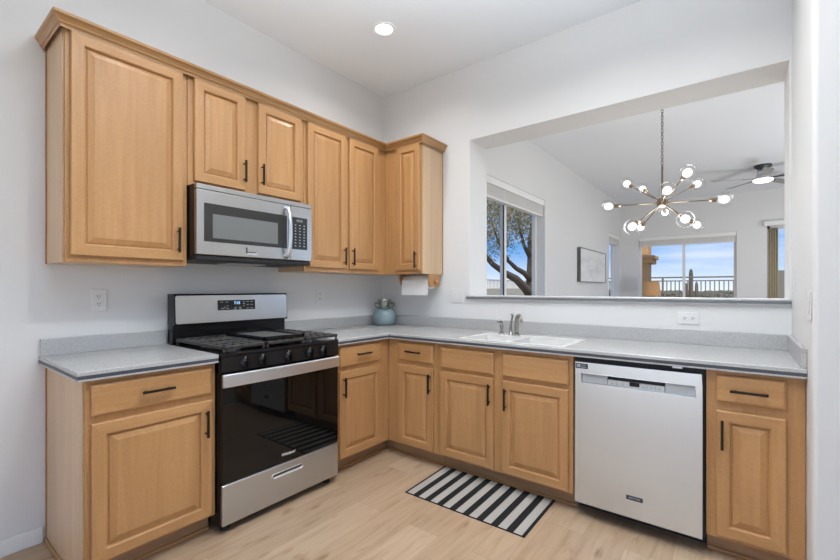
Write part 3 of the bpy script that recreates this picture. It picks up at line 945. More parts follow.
# oven door
d = build('oven_door', box(new(), 0.637, 0.664, RY0 + 0.004, RY1 - 0.004, 0.258, 0.810, 0.004), 'oven_glass', t)
bm = new()
ha0, ha1 = RY0 + 0.001, RY1 - 0.007
pl = []
for k in range(25):
    s = k / 24; y = ha0 + (ha1 - ha0) * s
    pl.append((y, 0.679 + 0.010 * math.sin(PI * s)))
rr = []
for y, x in pl:
    rr.append([(x - 0.014, y, 0.748), (x - 0.003, y, 0.746), (x, y, 0.752), (x, y, 0.806), (x - 0.003, y, 0.812), (x - 0.014, y, 0.810)])
loft(bm, rr, True, False)
hd = build('handle', bm, 'steel_bright', d)
bm = new()
for y in (ha0 + 0.02, ha1 - 0.02): box(bm, 0.663, 0.668, y - 0.018, y + 0.018, 0.757, 0.802, 0.003)
build('handle_mount', bm, 'steel', hd)
text('logo_script', 'Whirlpool', 0.0215, 'L', -1.530, 0.6642, 0.301, 'white', d, 0.0004, 0.25)
# drawer with an oblong recessed pull
bm = box(new(), 0.640, 0.664, RY0 + 0.004, RY1 - 0.004, 0.046, 0.252, 0.006, 3)
d = build('drawer', bm, 'steel', t)


def oblong(a0, a1, z0, z1, k=6):
    r = (z1 - z0) / 2; c = (z0 + z1) / 2; o = []
    for i in range(k + 1): o.append((a1 - r + r * math.sin(PI * i / k), c + r * -math.cos(PI * i / k)))
    for i in range(k + 1): o.append((a0 + r - r * math.sin(PI * i / k), c + r * math.cos(PI * i / k)))
    return o


bm = new(); o1 = oblong(-1.637, -1.429, 0.184, 0.214); o2 = oblong(-1.630, -1.436, 0.191, 0.207)
r1 = [bm.verts.new((0.6638, a, z)) for a, z in o1]; r2 = [bm.verts.new((0.6685, a, z)) for a, z in oblong(-1.634, -1.432, 0.187, 0.211)]
r3 = [bm.verts.new((0.6645, a, z)) for a, z in o2]
for r, s in ((r1, r2), (r2, r3)):
    for k in range(len(r)): bm.faces.new((r[k], r[(k + 1) % len(r)], s[(k + 1) % len(r)], s[k]))
bm.faces.new(r3)
ps = build('pull_slot', bm, 'steel_bright', d)
bm = new(); prism(bm, oblong(-1.628, -1.438, 0.198, 0.206), lambda u, v, d_: Vector((d_, u, v)), 0.6642, 0.6655)  # black plate stands in for the shade inside the pull slot
build('slot_shade', bm, 'black_matte', ps)
for x in (0.10, 0.60):
    for y in (RY0 + 0.05, RY1 - 0.05):
        lathe(bm := new(), (x, y, 0.0), (0, 0, 1), [(0.022, 0), (0.022, 0.010), (0.010, 0.014), (0.010, 0.042)], 14); build('foot', bm, 'black_matte', t)

# ------------------------------------------------------------------ microwave
t = thing('microwave', 'stainless over-the-range microwave hung below the short wall cabinet', 'microwave', (0.2, -1.54, 1.43))
m0, m1 = -1.920, -1.158
build('body', box(new(), 0.002, 0.372, m0, m1, 1.425, 1.815), 'black_panel', t)
build('underside', box(new(), 0.002, 0.392, m0 + 0.004, m1 - 0.004, 1.400, 1.425, 0.004), 'black_matte', t)
build('task_light', box(new(), 0.10, 0.26, -1.66, -1.42, 1.396, 1.401, 0.001), 'strip', t)
bm = box(new(), 0.372, 0.398, m0, m1, 1.788, 1.815, 0.003)
g = build('vent_grille', bm, 'steel_neutral', t)
bm = box(new(), 0.372, 0.402, m0, -1.328, 1.430, 1.785, 0.004)
d = build('door', bm, 'steel_neutral', t)
w = build('window_frame', box(new(), 0.402, 0.4035, -1.880, -1.356, 1.503, 1.714, 0.0008, 1), 'mw_dark', d)
build('window_screen', box(new(), 0.4035, 0.4042, -1.833, -1.424, 1.525, 1.658), 'mw_screen', w)
pts = [(0.401, -1.365, 1.765), (0.425, -1.363, 1.757), (0.437, -1.361, 1.72), (0.443, -1.360, 1.66), (0.445, -1.360, 1.605), (0.443, -1.360, 1.55), (0.437, -1.361, 1.49), (0.425, -1.363, 1.453), (0.401, -1.365, 1.445)]
tube(bm := new(), pts, [0.012, 0.013, 0.013, 0.013, 0.013, 0.013, 0.013, 0.013, 0.012], 12)
build('handle', bm, 'steel_bright', d)
bd = build('badge', box(new(), 0.402, 0.4032, -1.634, -1.566, 1.447, 1.456, 0.0004, 1), 'strip', d)
bm = new()
box(bm, 0.402, 0.4034, -1.636, -1.628, 1.452, 1.488); box(bm, 0.402, 0.4036, -1.628, -1.575, 1.457, 1.463)
build('badge_mark', bm, 'badge', bd)
p = build('control_side', box(new(), 0.372, 0.402, -1.326, m1, 1.430, 1.785, 0.004), 'steel_neutral', t)
kp = build('keypad', box(new(), 0.402, 0.4032, -1.318, -1.198, 1.503, 1.714, 0.0006, 1), 'mw_dark', p)
build('display', box(new(), 0.4032, 0.4040, -1.285, -1.236, 1.684, 1.700), 'mw_screen', kp)
bm = new()
for r in range(8):
    for c_ in range(3):
        a = -1.292 + c_ * 0.034; z = 1.662 - r * 0.0195
        box(bm, 0.4032, 0.4040, a - 0.005, a + 0.005, z - 0.003, z + 0.003)
build('key_print', bm, 'key', kp)

# ------------------------------------------------------------------ dishwasher
t = thing('dishwasher', 'stainless dishwasher with a pocket handle under the counter', 'dishwasher', (2.294, -0.3, 0))
w0, w1 = 2.001, 2.578
build('tub', box(new(), 1.990, 2.590, -0.595, -0.02, 0.075, 0.862), 'black_matte', t)
build('toe_kick', box(new(), 1.990, 2.590, -0.50, -0.44, 0.0, 0.085), 'black_matte', t)
px0, px1, pz0, pz1 = 2.037, 2.553, 0.737, 0.787
bm = cells(new(), [w0, px0, px1, w1], [0.084, pz0, pz1, 0.846], lambda i, j: not (i == 1 and j == 1), lambda u, v, d: Vector((u, d, v)), -0.637, -0.600)
bm.normal_update()
es = [e for e in bm.edges if all(v.co.y < -0.63 for v in e.verts) and len(e.link_faces) == 2 and abs(e.link_faces[0].normal.dot(e.link_faces[1].normal)) < 0.1]
bmesh.ops.bevel(bm, geom=es, offset=0.003, segments=2, profile=0.5, affect='EDGES')
d = build('door', bm, 'steel_v', t)
build('bottom_strip', box(new(), w0, w1, -0.628, -0.596, 0.076, 0.0835, 0.002), 'black_matte', t)
pk = build('pocket', box(new(), px0, px1, -0.612, -0.600, pz0 - 0.001, pz1 + 0.001), 'black_matte', d)
build('pocket_plate', box(new(), px0 + 0.001, 2.166, -0.630, -0.612, pz0 + 0.001, pz1 - 0.002, 0.002), 'pocket', pk)
build('pocket_plate', box(new(), 2.430, px1 - 0.001, -0.630, -0.612, pz0 + 0.001, pz1 - 0.002, 0.002), 'pocket', pk)
cs = build('control_strip', box(new(), 2.168, 2.428, -0.630, -0.612, pz0 + 0.001, pz0 + 0.029, 0.002), 'strip', pk)
build('display', box(new(), 2.272, 2.318, -0.6315, -0.630, pz0 + 0.010, pz0 + 0.030), 'black', cs)
bm = new()
for k, x in enumerate((2.190, 2.213, 2.240, 2.335, 2.352, 2.370, 2.388, 2.405)):
    box(bm, x - 0.005, x + 0.005, -0.631, -0.630, pz0 + 0.010, pz0 + 0.0135); 
    box(bm, x - 0.002, x + 0.002, -0.631, -0.630, pz0 + 0.018, pz0 + 0.0215)
build('button_marks', bm, 'keydim', cs)
st = build('sticker', box(new(), 2.006, 2.070, -0.6376, -0.637, 0.811, 0.838), 'sticker', d)
text('sticker_text', '10', 0.022, 'B', 2.020, 0.6377, 0.8245, 'white', st, 0.0006)
text('sticker_text', 'YEAR', 0.010, 'B', 2.048, 0.6377, 0.829, 'key', st, 0.0002)
bm = new()
for z in (0.816, 0.820): box(bm, 2.035, 2.063, -0.6382, -0.6376, z - 0.001, z + 0.001)
build('sticker_lines', bm, 'key', st)
bg_ = build('badge', box(new(), 2.258, 2.334, -0.6385, -0.637, 0.172, 0.194, 0.0005, 1), 'badge', d)
text('badge_text', 'MAYTAG', 0.0125, 'B', 2.296, 0.6386, 0.183, 'key', bg_, 0.0001)
build('latch_tab', box(new(), 2.46, 2.50, -0.630, -0.60, 0.862, 0.870), 'steel', t)

# ------------------------------------------------------------------ things on and above the counter
jx, jy = 0.150, -0.150
t = thing('jar', 'round frosted teal jar with a wire bail in the counter corner', 'jar', (jx, jy, 0.914))
lathe(bm := new(), (jx, jy, 0.9145), (0, 0, 1), [(0.066, 0), (0.084, 0.004), (0.101, 0.028), (0.108, 0.062), (0.107, 0.088), (0.097, 0.118), (0.080, 0.140), (0.064, 0.150), (0.059, 0.153), (0.058, 0.160)], 36)
build('body', bm, 'jar', t)
lathe(bm := new(), (jx, jy, 1.0745), (0, 0, 1), [(0.057, 0), (0.059, 0.003), (0.059, 0.058), (0.063, 0.060), (0.063, 0.073), (0.058, 0.075), (0.0, 0.075)], 32)
build('lid', bm, 'jar_lid', t)
bm = new()
rx, ry = math.cos(math.radians(37.5)), math.sin(math.radians(37.5))
pts = []
for k in range(17):
    a = PI * k / 16
    u = 0.088 * math.cos(a); h = 1.108 - 0.045 * math.sin(a); o = 0.075 * math.sin(a)
    pts.append((jx + u * rx + o * ry, jy + u * ry - o * rx, h))
tube(bm, pts, 0.0045, 8)
for s in (-1, 1):
    e = (jx + s * 0.088 * rx, jy + s * 0.088 * ry, 1.108)
    tube(bm, [e, (jx + s * 0.074 * rx, jy + s * 0.074 * ry, 1.118), (jx + s * 0.058 * rx, jy + s * 0.058 * ry, 1.104)], 0.0045, 8)
build('bail_wire', bm, 'wire', t)

# paper towel holder and roll
PY, PZ = -0.125, 1.297
t = thing('paper_towel_holder', 'maple paper towel holder screwed under the narrow wall cabinet', 'towel holder', (0.53, PY, ZU))
for (x0, x1) in ((0.352, 0.370), (0.674, 0.692)):
    bm = new()
    poly = [(-0.045, ZU - 0.001), (-0.195, ZU - 0.001), (-0.190, 1.335), (-0.175, 1.295), (-0.160, 1.268), (-0.130, 1.258), (-0.100, 1.262), (-0.075, 1.285), (-0.060, 1.32)]
    if x0 > 0.5: poly = [(-0.045, ZU - 0.001), (-0.195, ZU - 0.001), (-0.195, 1.30), (-0.185, 1.275), (-0.165, 1.258), (-0.060, 1.258), (-0.045, 1.28)]
    prism(bm, poly, lambda u, v, d: Vector((d, u, v)), x0, x1)
    build('bracket', bm, 'maple', t)
lathe(bm := new(), (0.3715, PY, PZ), (1, 0, 0), [(0.011, 0), (0.011, 0.301)], 14); build('rod', bm, 'maple', t)
lathe(bm := new(), (0.692, PY, PZ), (1, 0, 0), [(0.010, 0), (0.010, 0.004), (0.017, 0.008), (0.019, 0.015), (0.015, 0.022), (0.006, 0.025)], 18); build('knob', bm, 'maple_trim', t)
t = thing('paper_towel_roll', 'white paper towel roll with a sheet hanging down in front', 'paper towels', (0.52, PY, PZ))
seg = 28; bm = new()
loft(bm, [ring((x, PY, PZ), (1, 0, 0), r, seg) for x, r in ((0.385, 0.020), (0.385, 0.058), (0.670, 0.058), (0.670, 0.020), (0.385, 0.020))], False)
build('roll', bm, 'paper', t)
bm = new()
for (x0, x1) in ((0.388, 0.668),):
    pr = [(PY - 0.0585, PZ + 0.02), (PY - 0.0605, PZ), (PY - 0.0615, PZ - 0.045), (PY - 0.0640, PZ - 0.108)]
    a = [[bm.verts.new((x, y, z)) for y, z in pr] for x in (x0, x1)]
    b = [[bm.verts.new((x, y - 0.0012, z)) for y, z in pr] for x in (x0, x1)]
    for k in range(3):
        for q in (a, b): bm.faces.new((q[0][k], q[1][k], q[1][k + 1], q[0][k + 1]))
        bm.faces.new((a[0][k], a[0][k + 1], b[0][k + 1], b[0][k])); bm.faces.new((a[1][k], a[1][k + 1], b[1][k + 1], b[1][k]))
    bm.faces.new((a[0][3], a[1][3], b[1][3], b[0][3])); bm.faces.new((a[0][0], a[1][0], b[1][0], b[0][0]))
build('hanging_sheet', bm, 'paper', t)

# mat
t = thing('kitchen_mat', 'black and white striped mat on the floor before the sink cabinet', 'mat', (1.48, -0.76, 0))
bm = new()
corners = [(1.084, -0.550), (1.862, -0.549), (1.866, -1.000), (1.100, -1.005)]   # back-left, back-right, front-right, front-left


def mat_pt(s, q, z):
    a = Vector(corners[0]).lerp(Vector(corners[1]), s); b = Vector(corners[3]).lerp(Vector(corners[2]), s)
    p = a.lerp(b, q); return Vector((p.x, p.y, z))


def strip(bm, s0, s1, z0, z1, q0=0.0, q1=1.0):
    prism(bm, [(s0, q0), (s1, q0), (s1, q1), (s0, q1)], lambda u, v, d: mat_pt(u, v, d), z0, z1)


strip(bm, 0.0, 1.0, 0.0005, 0.005)
build('backing', bm, 'mat_black', t)
per = (1 - 0.036) / 8.55
for k in range(9):
    s0 = 0.018 + k * per
    strip(bm := new(), s0, s0 + per * 0.53, 0.005, 0.0056, 0.012, 0.988); build('light_stripe', bm, 'mat_light', t)


# ------------------------------------------------------------------ outlets and switches
def outlet(label, side, a, z, horizontal=False, n0=0.0005):
    f = MAP[side]
    t = thing('outlet', label, 'outlet', f(a, n0, z), 'power outlets over the counter')
    W, Hh = (0.057, 0.035) if horizontal else (0.036, 0.058)
    mbox(bm := new(), side, a - W, a + W, n0, n0 + 0.006, z - Hh, z + Hh, 0.002); build('plate', bm, 'white', t)
    for s in (-0.020, 0.020):
        da, dz = (s, 0) if horizontal else (0, s)
        w, h = (0.014, 0.016) if horizontal else (0.016, 0.014)
        mbox(bm := new(), side, a + da - w, a + da + w, n0 + 0.006, n0 + 0.0085, z + dz - h, z + dz + h, 0.001)
        r = build('receptacle', bm, 'white', t)
        bm = new()
        for q in (-0.006, 0.006):
            if horizontal: mbox(bm, side, a + da - 0.005, a + da + 0.005, n0 + 0.0085, n0 + 0.0089, z + q - 0.0014, z + q + 0.0014)
            else: mbox(bm, side, a + q - 0.0014, a + q + 0.0014, n0 + 0.0085, n0 + 0.0089, z + dz - 0.002, z + dz + 0.007)
        if not horizontal: cyl(bm, f(a, n0 + 0.0084, z + dz - 0.008), f(a, n0 + 0.0089, z + dz - 0.008), 0.0028, seg=10)
        else: cyl(bm, f(a + da + 0.009, n0 + 0.0084, z), f(a + da + 0.009, n0 + 0.0089, z), 0.0028, seg=10)
        build('slots', bm, 'slot', r)
    return t


outlet('upright white outlet on the left wall below the large cabinet', 'L', -2.246, 1.182)
outlet('upright white outlet on the wall right of the range', 'L', -0.771, 1.182)
outlet('sideways white outlet under the pass-through ledge', 'B', 2.474, 1.067, True)


def switch(label, fn, gangs, a, z, w=0.0365, h=0.058):
    """fn maps (a, n, z) boxes of the wall the switch is on."""
    W = w + (gangs - 1) * 0.021
    b = fn(a - W, a + W, 0.0005, 0.006, z - h, z + h)
    t = thing('light_switch', label, 'light switch', ((b[0] + b[1]) / 2, (b[2] + b[3]) / 2, z), 'rocker light switches')
    build('plate', box(new(), *b, 0.002), 'white', t)
    for k in range(gangs):
        c = a + (k - (gangs - 1) / 2) * 0.046
        build('rocker', box(new(), *fn(c - 0.0165, c + 0.0165, 0.006, 0.010, z - 0.033, z + 0.033), 0.0015), 'white', t)
    return t


fnB = lambda a0, a1, n0, n1, z0, z1: (a0, a1, -n1, -n0, z0, z1)
fnR = lambda a0, a1, n0, n1, z0, z1: (XR - n1, XR - n0, a0, a1, z0, z1)
switch('two-rocker white switch plate left of the pass-through opening', fnB, 2, 0.845, 1.185)
switch('single white switch on the right wall above the backsplash corner', fnR, 1, -0.135, 1.283)
switch('single white switch near the outer edge of the right wall', fnR, 1, -0.735, 1.180)

# ------------------------------------------------------------------ ceiling light, recessed
t = thing('recessed_light', 'round recessed ceiling light glowing over the kitchen corner', 'ceiling light', (0.724, -0.784, H))
lathe(bm := new(), (0.724, -0.784, H), (0, 0, -1), [(0.088, 0.0), (0.088, 0.004), (0.080, 0.007), (0.062, 0.004), (0.062, 0.0)], 36); build('trim_ring', bm, 'trim', t)
lathe(bm := new(), (0.724, -0.784, H), (0, 0, -1), [(0.060, 0.0), (0.060, 0.003), (0.0, 0.004)], 32); build('lens', bm, 'led', t)


def can_lamp(x, y, power):
    d = bpy.data.lights.new('can_lamp', 'AREA'); d.shape = 'DISK'; d.size = 0.12; d.energy = power; d.color = (1.0, 0.99, 0.97); d.spread = 2.6
    o = bpy.data.objects.new('can_lamp', d); o.location = (x, y, H - 0.012); COL.objects.link(o)


for x, y, p in ((0.724, -0.784, 5.5), (0.75, -2.05, 2.5), (2.0, -2.05, 11), (2.1, -1.10, 14)):  # last two are added out of view, to brighten counter and floor
    can_lamp(x, y, p)

# ------------------------------------------------------------------ dining chandelier
hub = Vector((2.171, 1.308, 2.012))
right = Vector((0.7934, 0.6087, 0)); away = Vector((-0.6087, 0.7934, 0)); up = Vector((0, 0, 1))
t = thing('chandelier', 'brass starburst chandelier with twelve lit globe bulbs', 'chandelier', hub)
lathe(bm := new(), (hub.x, hub.y, H), (0, 0, -1), [(0.065, 0), (0.065, 0.012), (0.03, 0.03), (0.008, 0.036)], 24); build('canopy', bm, 'brass', t)
bm = new()
z = H - 0.03; k = 0
while z > 2.335:
    u = right if k % 2 else away
    pts = []
    for i in range(13):
        a = 2 * PI * i / 12
        pts.append(Vector((hub.x, hub.y, z - 0.017)) + u * (0.0095 * math.cos(a)) + up * (0.019 * math.sin(a)))
    tube(bm, pts, 0.0028, 6, False)
    z -= 0.029; k += 1
build('chain', bm, 'brass', t)
tube(bm := new(), [(hub.x, hub.y, 2.335), (hub.x, hub.y, 2.05)], 0.0085, 10); build('stem', bm, 'brass', t)
lathe(bm := new(), hub - up * 0.047, (0, 0, 1), [(0.012, 0), (0.034, 0.010), (0.044, 0.028), (0.046, 0.047), (0.044, 0.066), (0.034, 0.084), (0.012, 0.094)], 24); build('hub', bm, 'brass', t)
offsets = [(-0.432, -0.103, 0.003), (-0.344, 0.273, 0.278), (-0.226, 0.406, 0.233), (0.099, -0.510, 0.002), (0.229, -0.448, 0.133), (0.236, 0.410, 0.216),
           (0.453, 0.015, -0.026), (0.212, -0.419, -0.224), (0.232, 0.434, -0.168), (-0.167, -0.424, -0.250), (-0.247, 0.433, -0.150), (-0.042, 0.518, -0.007)]
for off in offsets:
    d = Vector(off); L = d.length; d.normalize()
    a = hub + d * 0.04; s0 = hub + d * (L - 0.105); s1 = hub + d * (L - 0.052)
    arm = build('arm', tube(new(), [a, s0], 0.0048, 8), 'brass', t)
    cyl(bm := new(), s0 - d * 0.004, s1, 0.015, 0.017, 14); build('socket', bm, 'brass', arm)
    rot = up.rotation_difference(d).to_matrix()
    c_ = hub + d * L
    sphere(bm := new(), c_ - d * 0.006, 0.032, 3, (1, 1, 1.2), rot); build('bulb', bm, 'bulb', arm)
    sphere(bm := new(), c_, 0.064, 3, (1, 1, 1), rot); build('globe', bm, 'globe', arm)

d = bpy.data.lights.new('chandelier_lamp', 'POINT'); d.energy = 22; d.shadow_soft_size = 0.28; d.color = (1.0, 0.985, 0.96)
o = bpy.data.objects.new('chandelier_lamp', d); o.location = hub - up * 0.18; COL.objects.link(o)

# ------------------------------------------------------------------ ceiling fan
fcx, fcy = 3.0, 5.05
t = thing('ceiling_fan', 'nickel ceiling fan with grey blades and a lit disc in the living room', 'ceiling fan', (fcx, fcy, H))
lathe(bm := new(), (fcx, fcy, H), (0, 0, -1), [(0.105, 0), (0.105, 0.03), (0.07, 0.05), (0.07, 0.055)], 28); build('canopy', bm, 'fan_dark', t)
lathe(bm := new(), (fcx, fcy, H - 0.055), (0, 0, -1), [(0.068, 0), (0.072, 0.06), (0.09, 0.11), (0.12, 0.135), (0.125, 0.155), (0.12, 0.16)], 28); build('motor_housing', bm, 'steel_bright', t)
lathe(bm := new(), (fcx, fcy, H - 0.215), (0, 0, -1), [(0.118, 0), (0.118, 0.018), (0.09, 0.032), (0.0, 0.036)], 28); build('light_disc', bm, 'led', t)
for ang in (201.4, 129.4, 57.4, 345.4, 273.4):
    a = math.radians(ang)
    u = Vector((math.cos(a), math.sin(a), 0)); v = Vector((-math.sin(a), math.cos(a), 0))
    c0 = Vector((fcx, fcy, H - 0.195))
    bm = new()
    out = [(0.11, 0.020), (0.20, 0.030), (0.24, 0.052), (0.62, 0.060), (0.66, 0.045), (0.66, -0.045), (0.62, -0.060), (0.24, -0.052), (0.20, -0.030), (0.11, -0.020)]
    prism(bm, out, lambda s, w, d: c0 + u * s + v * w + up * (-w * 0.22 + d), -0.003, 0.003)
    b = build('blade', bm, 'fan_grey', t)
    prism(bm := new(), [(0.10, 0.018), (0.26, 0.022), (0.26, -0.022), (0.10, -0.018)], lambda s, w, d: c0 + u * s + v * w + up * (-w * 0.22 + d), -0.007, -0.003)
    build('blade_iron', bm, 'fan_dark', b)
d = bpy.data.lights.new('fan_lamp', 'AREA'); d.shape = 'DISK'; d.size = 0.22; d.energy = 10; d.color = (1.0, 0.96, 0.9)
o = bpy.data.objects.new('fan_lamp', d); o.location = (fcx, fcy, H - 0.26); COL.objects.link(o)

# ------------------------------------------------------------------ wall picture, table lamp
t = thing('wall_picture', 'wide pale abstract canvas in a dark frame on the dining room wall', 'picture', (XL, 4.665, 1.35))
bm = cells(new(), [3.865, 3.877, 5.453, 5.465], [1.352, 1.362, 1.898, 1.908], lambda i, j: not (i == 1 and j == 1), lambda u, v, d: Vector((d, u, v)), XL + 0.001, XL + 0.055)
build('frame', bm, 'frame_dark', t)
build('canvas', box(new(), XL + 0.002, XL + 0.048, 3.878, 5.452, 1.363, 1.897), 'canvas', t)

t = thing('side_table', 'dark wooden side table under the amber table lamp', 'table', (1.30, 6.6, 0))
build('top', box(new(), 1.03, 1.57, 6.34, 6.86, 0.60, 0.63, 0.004), 'table_wood', t)
for x in (1.06, 1.54):
    for y in (6.37, 6.83): build('leg', box(new(), x - 0.02, x + 0.02, y - 0.02, y + 0.02, 0, 0.60), 'table_wood', t)
t = thing('table_lamp', 'table lamp with an amber drum shade before the far window', 'table lamp', (1.305, 6.6, 0.63))
lathe(bm := new(), (1.305, 6.6, 0.63), (0, 0, 1), [(0.085, 0), (0.085, 0.015), (0.03, 0.03), (0.05, 0.12), (0.075, 0.22), (0.06, 0.32), (0.02, 0.40), (0.014, 0.46), (0.014, 0.60)], 24); build('base', bm, 'brass', t)
bm = new()
loft(bm, [ring((1.305, 6.6, z), (0, 0, 1), r, 32) for z, r in ((1.105, 0.172), (1.388, 0.140), (1.388, 0.136), (1.105, 0.168), (1.105, 0.172))], False)
build('lamp_shade', bm, 'shade', t)
d = bpy.data.lights.new('table_lamp_bulb', 'POINT'); d.energy = 0.8; d.shadow_soft_size = 0.05; d.color = (1.0, 0.75, 0.45)
o = bpy.data.objects.new('table_lamp_bulb', d); o.location = (1.305, 6.6, 1.26); COL.objects.link(o)

# ------------------------------------------------------------------ outdoors
bm = new()
N = 40
gv = {}
for i in range(N + 1):
    for j in range(N + 1):
        x = -70 + 140 * i / N; y = -12 + 100 * j / N
        r = math.hypot(x - 1, y)
        z = -0.18 + max(0.0, min(1.0, (max(y, -x) - 20) / 35.0)) ** 1.5 * 0.82
        gv[i, j] = bm.verts.new((x, y, z))
for i in range(N):
    for j in range(N):
        bm.faces.new((gv[i, j], gv[i + 1, j], gv[i + 1, j + 1], gv[i, j + 1])).smooth = True
struct('ground', bm, 'earth', 'dry desert ground outside', 'ground')
bm = box(new(), -1.5, 6.5, FY + 0.17, 9.1, -0.15, 0.44)
struct('patio', bm, 'stucco_pale', 'raised patio slab beyond the far wall', 'patio')
random.seed(11)
bm = new()
for k in range(420):
    y = random.uniform(34, 74); x = -0.1 * y + random.uniform(-9, 9)
    z = -0.18 + max(0.0, min(1.0, (max(y, -x) - 20) / 35.0)) ** 1.5 * 0.82
    r = random.uniform(0.12, 0.42)
    for q in range(3):
        sphere(bm, (x + random.uniform(-r, r), y + random.uniform(-r, r), z + r * 0.4), r * random.uniform(0.5, 0.9), 1, (1, 1, 0.8))
tag(build('desert_brush', bm, 'bush'), 'dark desert brush scattered to the horizon', 'brush', None, 'stuff')

t = thing('railing', 'bronze metal balcony railing outside the far window', 'railing', (1.9, 8.95, 0.44))
build('top_rail', box(new(), -0.6, 6.0, 8.92, 8.97, 1.500, 1.535, 0.005), 'rail', t)
build('lower_rail', box(new(), -0.6, 6.0, 8.93, 8.96, 1.420, 1.445), 'rail', t)
build('lower_rail', box(new(), -0.6, 6.0, 8.93, 8.96, 0.52, 0.545), 'rail', t)
x = -0.55
while x < 6.0:
    if abs((x + 0.55 + 0.01) % 1.76) < 0.03: build('post', box(new(), x - 0.02, x + 0.02, 8.925, 8.965, 0.44, 1.50), 'rail', t)
    else: build('baluster', box(new(), x - 0.011, x + 0.011, 8.934, 8.956, 0.545, 1.42), 'rail', t)
    x += 0.088
t = thing('patio_column', 'tan stucco patio column with a stepped corbel outside the far window', 'column', (0.76, 8.45, 0.44))
build('shaft', box(new(), 0.52, 1.00, 8.2, 8.68, 0.44, 3.2, 0.01), 'stucco', t)
build('corbel', box(new(), 0.46, 1.10, 8.14, 8.74, 1.84, 1.95, 0.008), 'stucco', t)
build('corbel', box(new(), 0.42, 1.145, 8.10, 8.78, 1.95, 2.03, 0.008), 'stucco', t)
bm = box(new(), 3.2, 5.4, 8.3, 8.45, 0.44, 1.62, 0.01)
tag(build('patio_wall', bm, 'stucco_pale', None, (4.3, 8.4, 0.44)), 'low pale stucco patio wall outside the patio door', 'wall')

t = thing('saguaro_cactus', 'tall saguaro cactus with two short arms beyond the railing', 'cactus', (1.49, 13.0, -0.18))


def ribbed(bm, pts, rad, ribs=10):
    rings = []
    n = ribs * 2
    for i, (p, r) in enumerate(zip(pts, rad)):
        p = Vector(p)
        d = (Vector(pts[min(i + 1, len(pts) - 1)]) - Vector(pts[max(i - 1, 0)])).normalized()
        a = Vector((0, 1, 0)); u = d.cross(a).normalized(); v = u.cross(d).normalized()
        rings.append([p + (u * math.cos(2 * PI * k / n) + v * math.sin(2 * PI * k / n)) * (r * (1 if k % 2 else 0.82)) for k in range(n)])
    return loft(bm, rings, True, False)


ribbed(bm := new(), [(1.49, 13, -0.18), (1.49, 13, 0.6), (1.49, 13, 1.3), (1.49, 13, 1.72), (1.49, 13, 1.83), (1.49, 13, 1.88)], [0.06, 0.065, 0.065, 0.06, 0.045, 0.015]); build('trunk', bm, 'cactus', t)
ribbed(bm := new(), [(1.45, 13, 0.75), (1.36, 13, 0.80), (1.33, 13, 0.95), (1.34, 13, 1.25), (1.35, 13, 1.38), (1.36, 13, 1.43)], [0.045, 0.055, 0.075, 0.075, 0.055, 0.015]); build('arm', bm, 'cactus', t)
ribbed(bm := new(), [(1.52, 13, 0.85), (1.61, 13, 0.90), (1.64, 13, 1.02), (1.64, 13, 1.30), (1.64, 13, 1.41), (1.64, 13, 1.46)], [0.04, 0.045, 0.05, 0.05, 0.038, 0.012]); build('arm', bm, 'cactus', t)

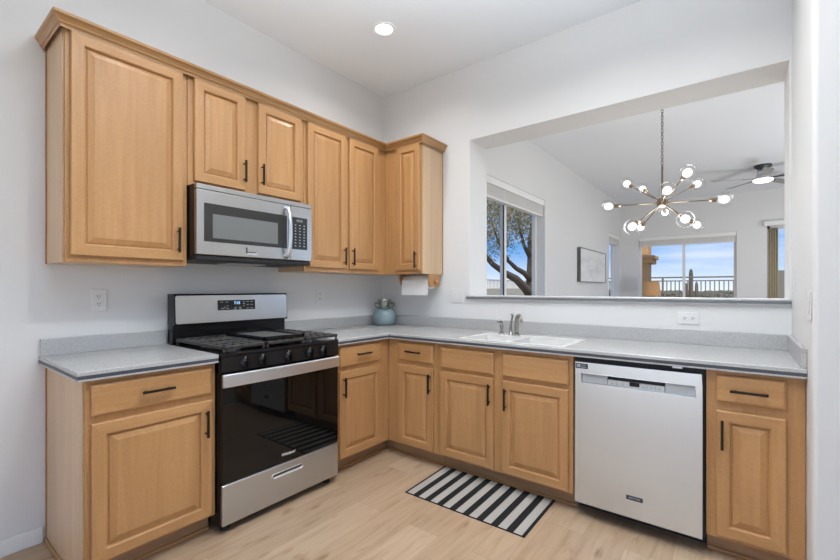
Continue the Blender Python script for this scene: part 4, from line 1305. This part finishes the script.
# tree beyond the dining room side window
random.seed(5)
t = thing('mesquite_tree', 'leaning olive mesquite tree outside the dining room side window', 'tree', (-3.0, 11.0, -0.18))
bm = new()
tube(bm, [(-3.0, 11.15, -0.2), (-3.0, 10.95, 0.6), (-3.0, 10.90, 1.3), (-2.95, 10.80, 2.2), (-2.95, 10.75, 2.95), (-2.9, 10.9, 3.8), (-2.8, 11.2, 4.6)], [0.30, 0.26, 0.22, 0.17, 0.14, 0.10, 0.05], 12)
build('trunk', bm, 'bark', t)
for pts, r0 in (([(-3.0, 10.95, 0.85), (-3.0, 10.4, 1.22), (-3.0, 9.6, 1.55), (-3.0, 8.8, 1.72), (-3.0, 8.0, 1.95), (-3.0, 7.2, 2.35), (-3.0, 6.6, 2.8)], 0.17),
                ([(-3.0, 10.85, 1.50), (-3.0, 10.3, 1.75), (-3.0, 9.6, 1.90), (-3.0, 9.0, 2.12), (-3.0, 8.4, 2.6), (-3.0, 7.9, 3.2)], 0.11),
                ([(-3.0, 10.75, 2.3), (-3.0, 10.2, 2.7), (-3.0, 9.9, 3.2), (-3.0, 9.5, 3.9)], 0.08),
                ([(-3.0, 10.8, 2.6), (-3.1, 11.3, 3.1), (-3.1, 11.9, 3.7)], 0.09)):
    tube(bm := new(), pts, [r0 * (1 - 0.8 * k / (len(pts) - 1)) for k in range(len(pts))], 10); build('branch', bm, 'bark', t)
bm = new()


def leaf_clump(c, rx, rz, n):
    for _ in range(n):
        p = Vector((random.gauss(0, 0.5) * rx, random.gauss(0, 0.5) * rx, random.gauss(0, 0.5) * rz)) + Vector(c)
        a = Vector((random.uniform(-1, 1), random.uniform(-1, 1), random.uniform(-1, 0.3))).normalized()
        b = a.cross(Vector((random.uniform(-1, 1), random.uniform(-1, 1), random.uniform(-1, 1)))).normalized()
        L, W = random.uniform(0.05, 0.10), random.uniform(0.012, 0.022)
        vs = [bm.verts.new(p + a * L * s + b * W * w) for s, w in ((0, 0), (0.5, 1), (1, 0), (0.5, -1))]
        bm.faces.new(vs)


for c_, rx, rz, n in (((-3.0, 8.0, 3.7), 1.0, 0.75, 2600), ((-3.0, 9.2, 4.0), 1.0, 0.7, 2600), ((-3.0, 10.3, 4.0), 1.0, 0.7, 2400), ((-3.0, 7.6, 2.9), 0.5, 0.5, 800),
                      ((-3.0, 8.7, 2.75), 0.40, 0.45, 620), ((-3.0, 10.1, 3.2), 0.5, 0.45, 620), ((-3.0, 11.5, 3.7), 0.9, 0.7, 1400), ((-3.0, 6.8, 3.6), 1.0, 0.8, 1800), ((-3.0, 7.9, 2.35), 0.35, 0.35, 260), ((-3.0, 9.3, 3.3), 0.7, 0.4, 700)):
    leaf_clump(c_, rx, rz, n)
build('foliage', bm, 'leaf', t)
bm = new()
box(bm, -7.1, -7.0, 8, 30, -0.2, 1.25)
for k in range(150):
    y = 8 + k * 0.147
    box(bm, -7.06, -7.03, y, y + 0.025, 1.25, 1.66)
box(bm, -7.07, -7.02, 8, 30, 1.66, 1.70)
tag(build('yard_fence', bm, 'stucco_pale', None, (-7.05, 19, -0.2)), 'tan yard wall topped with pickets behind the tree', 'fence')
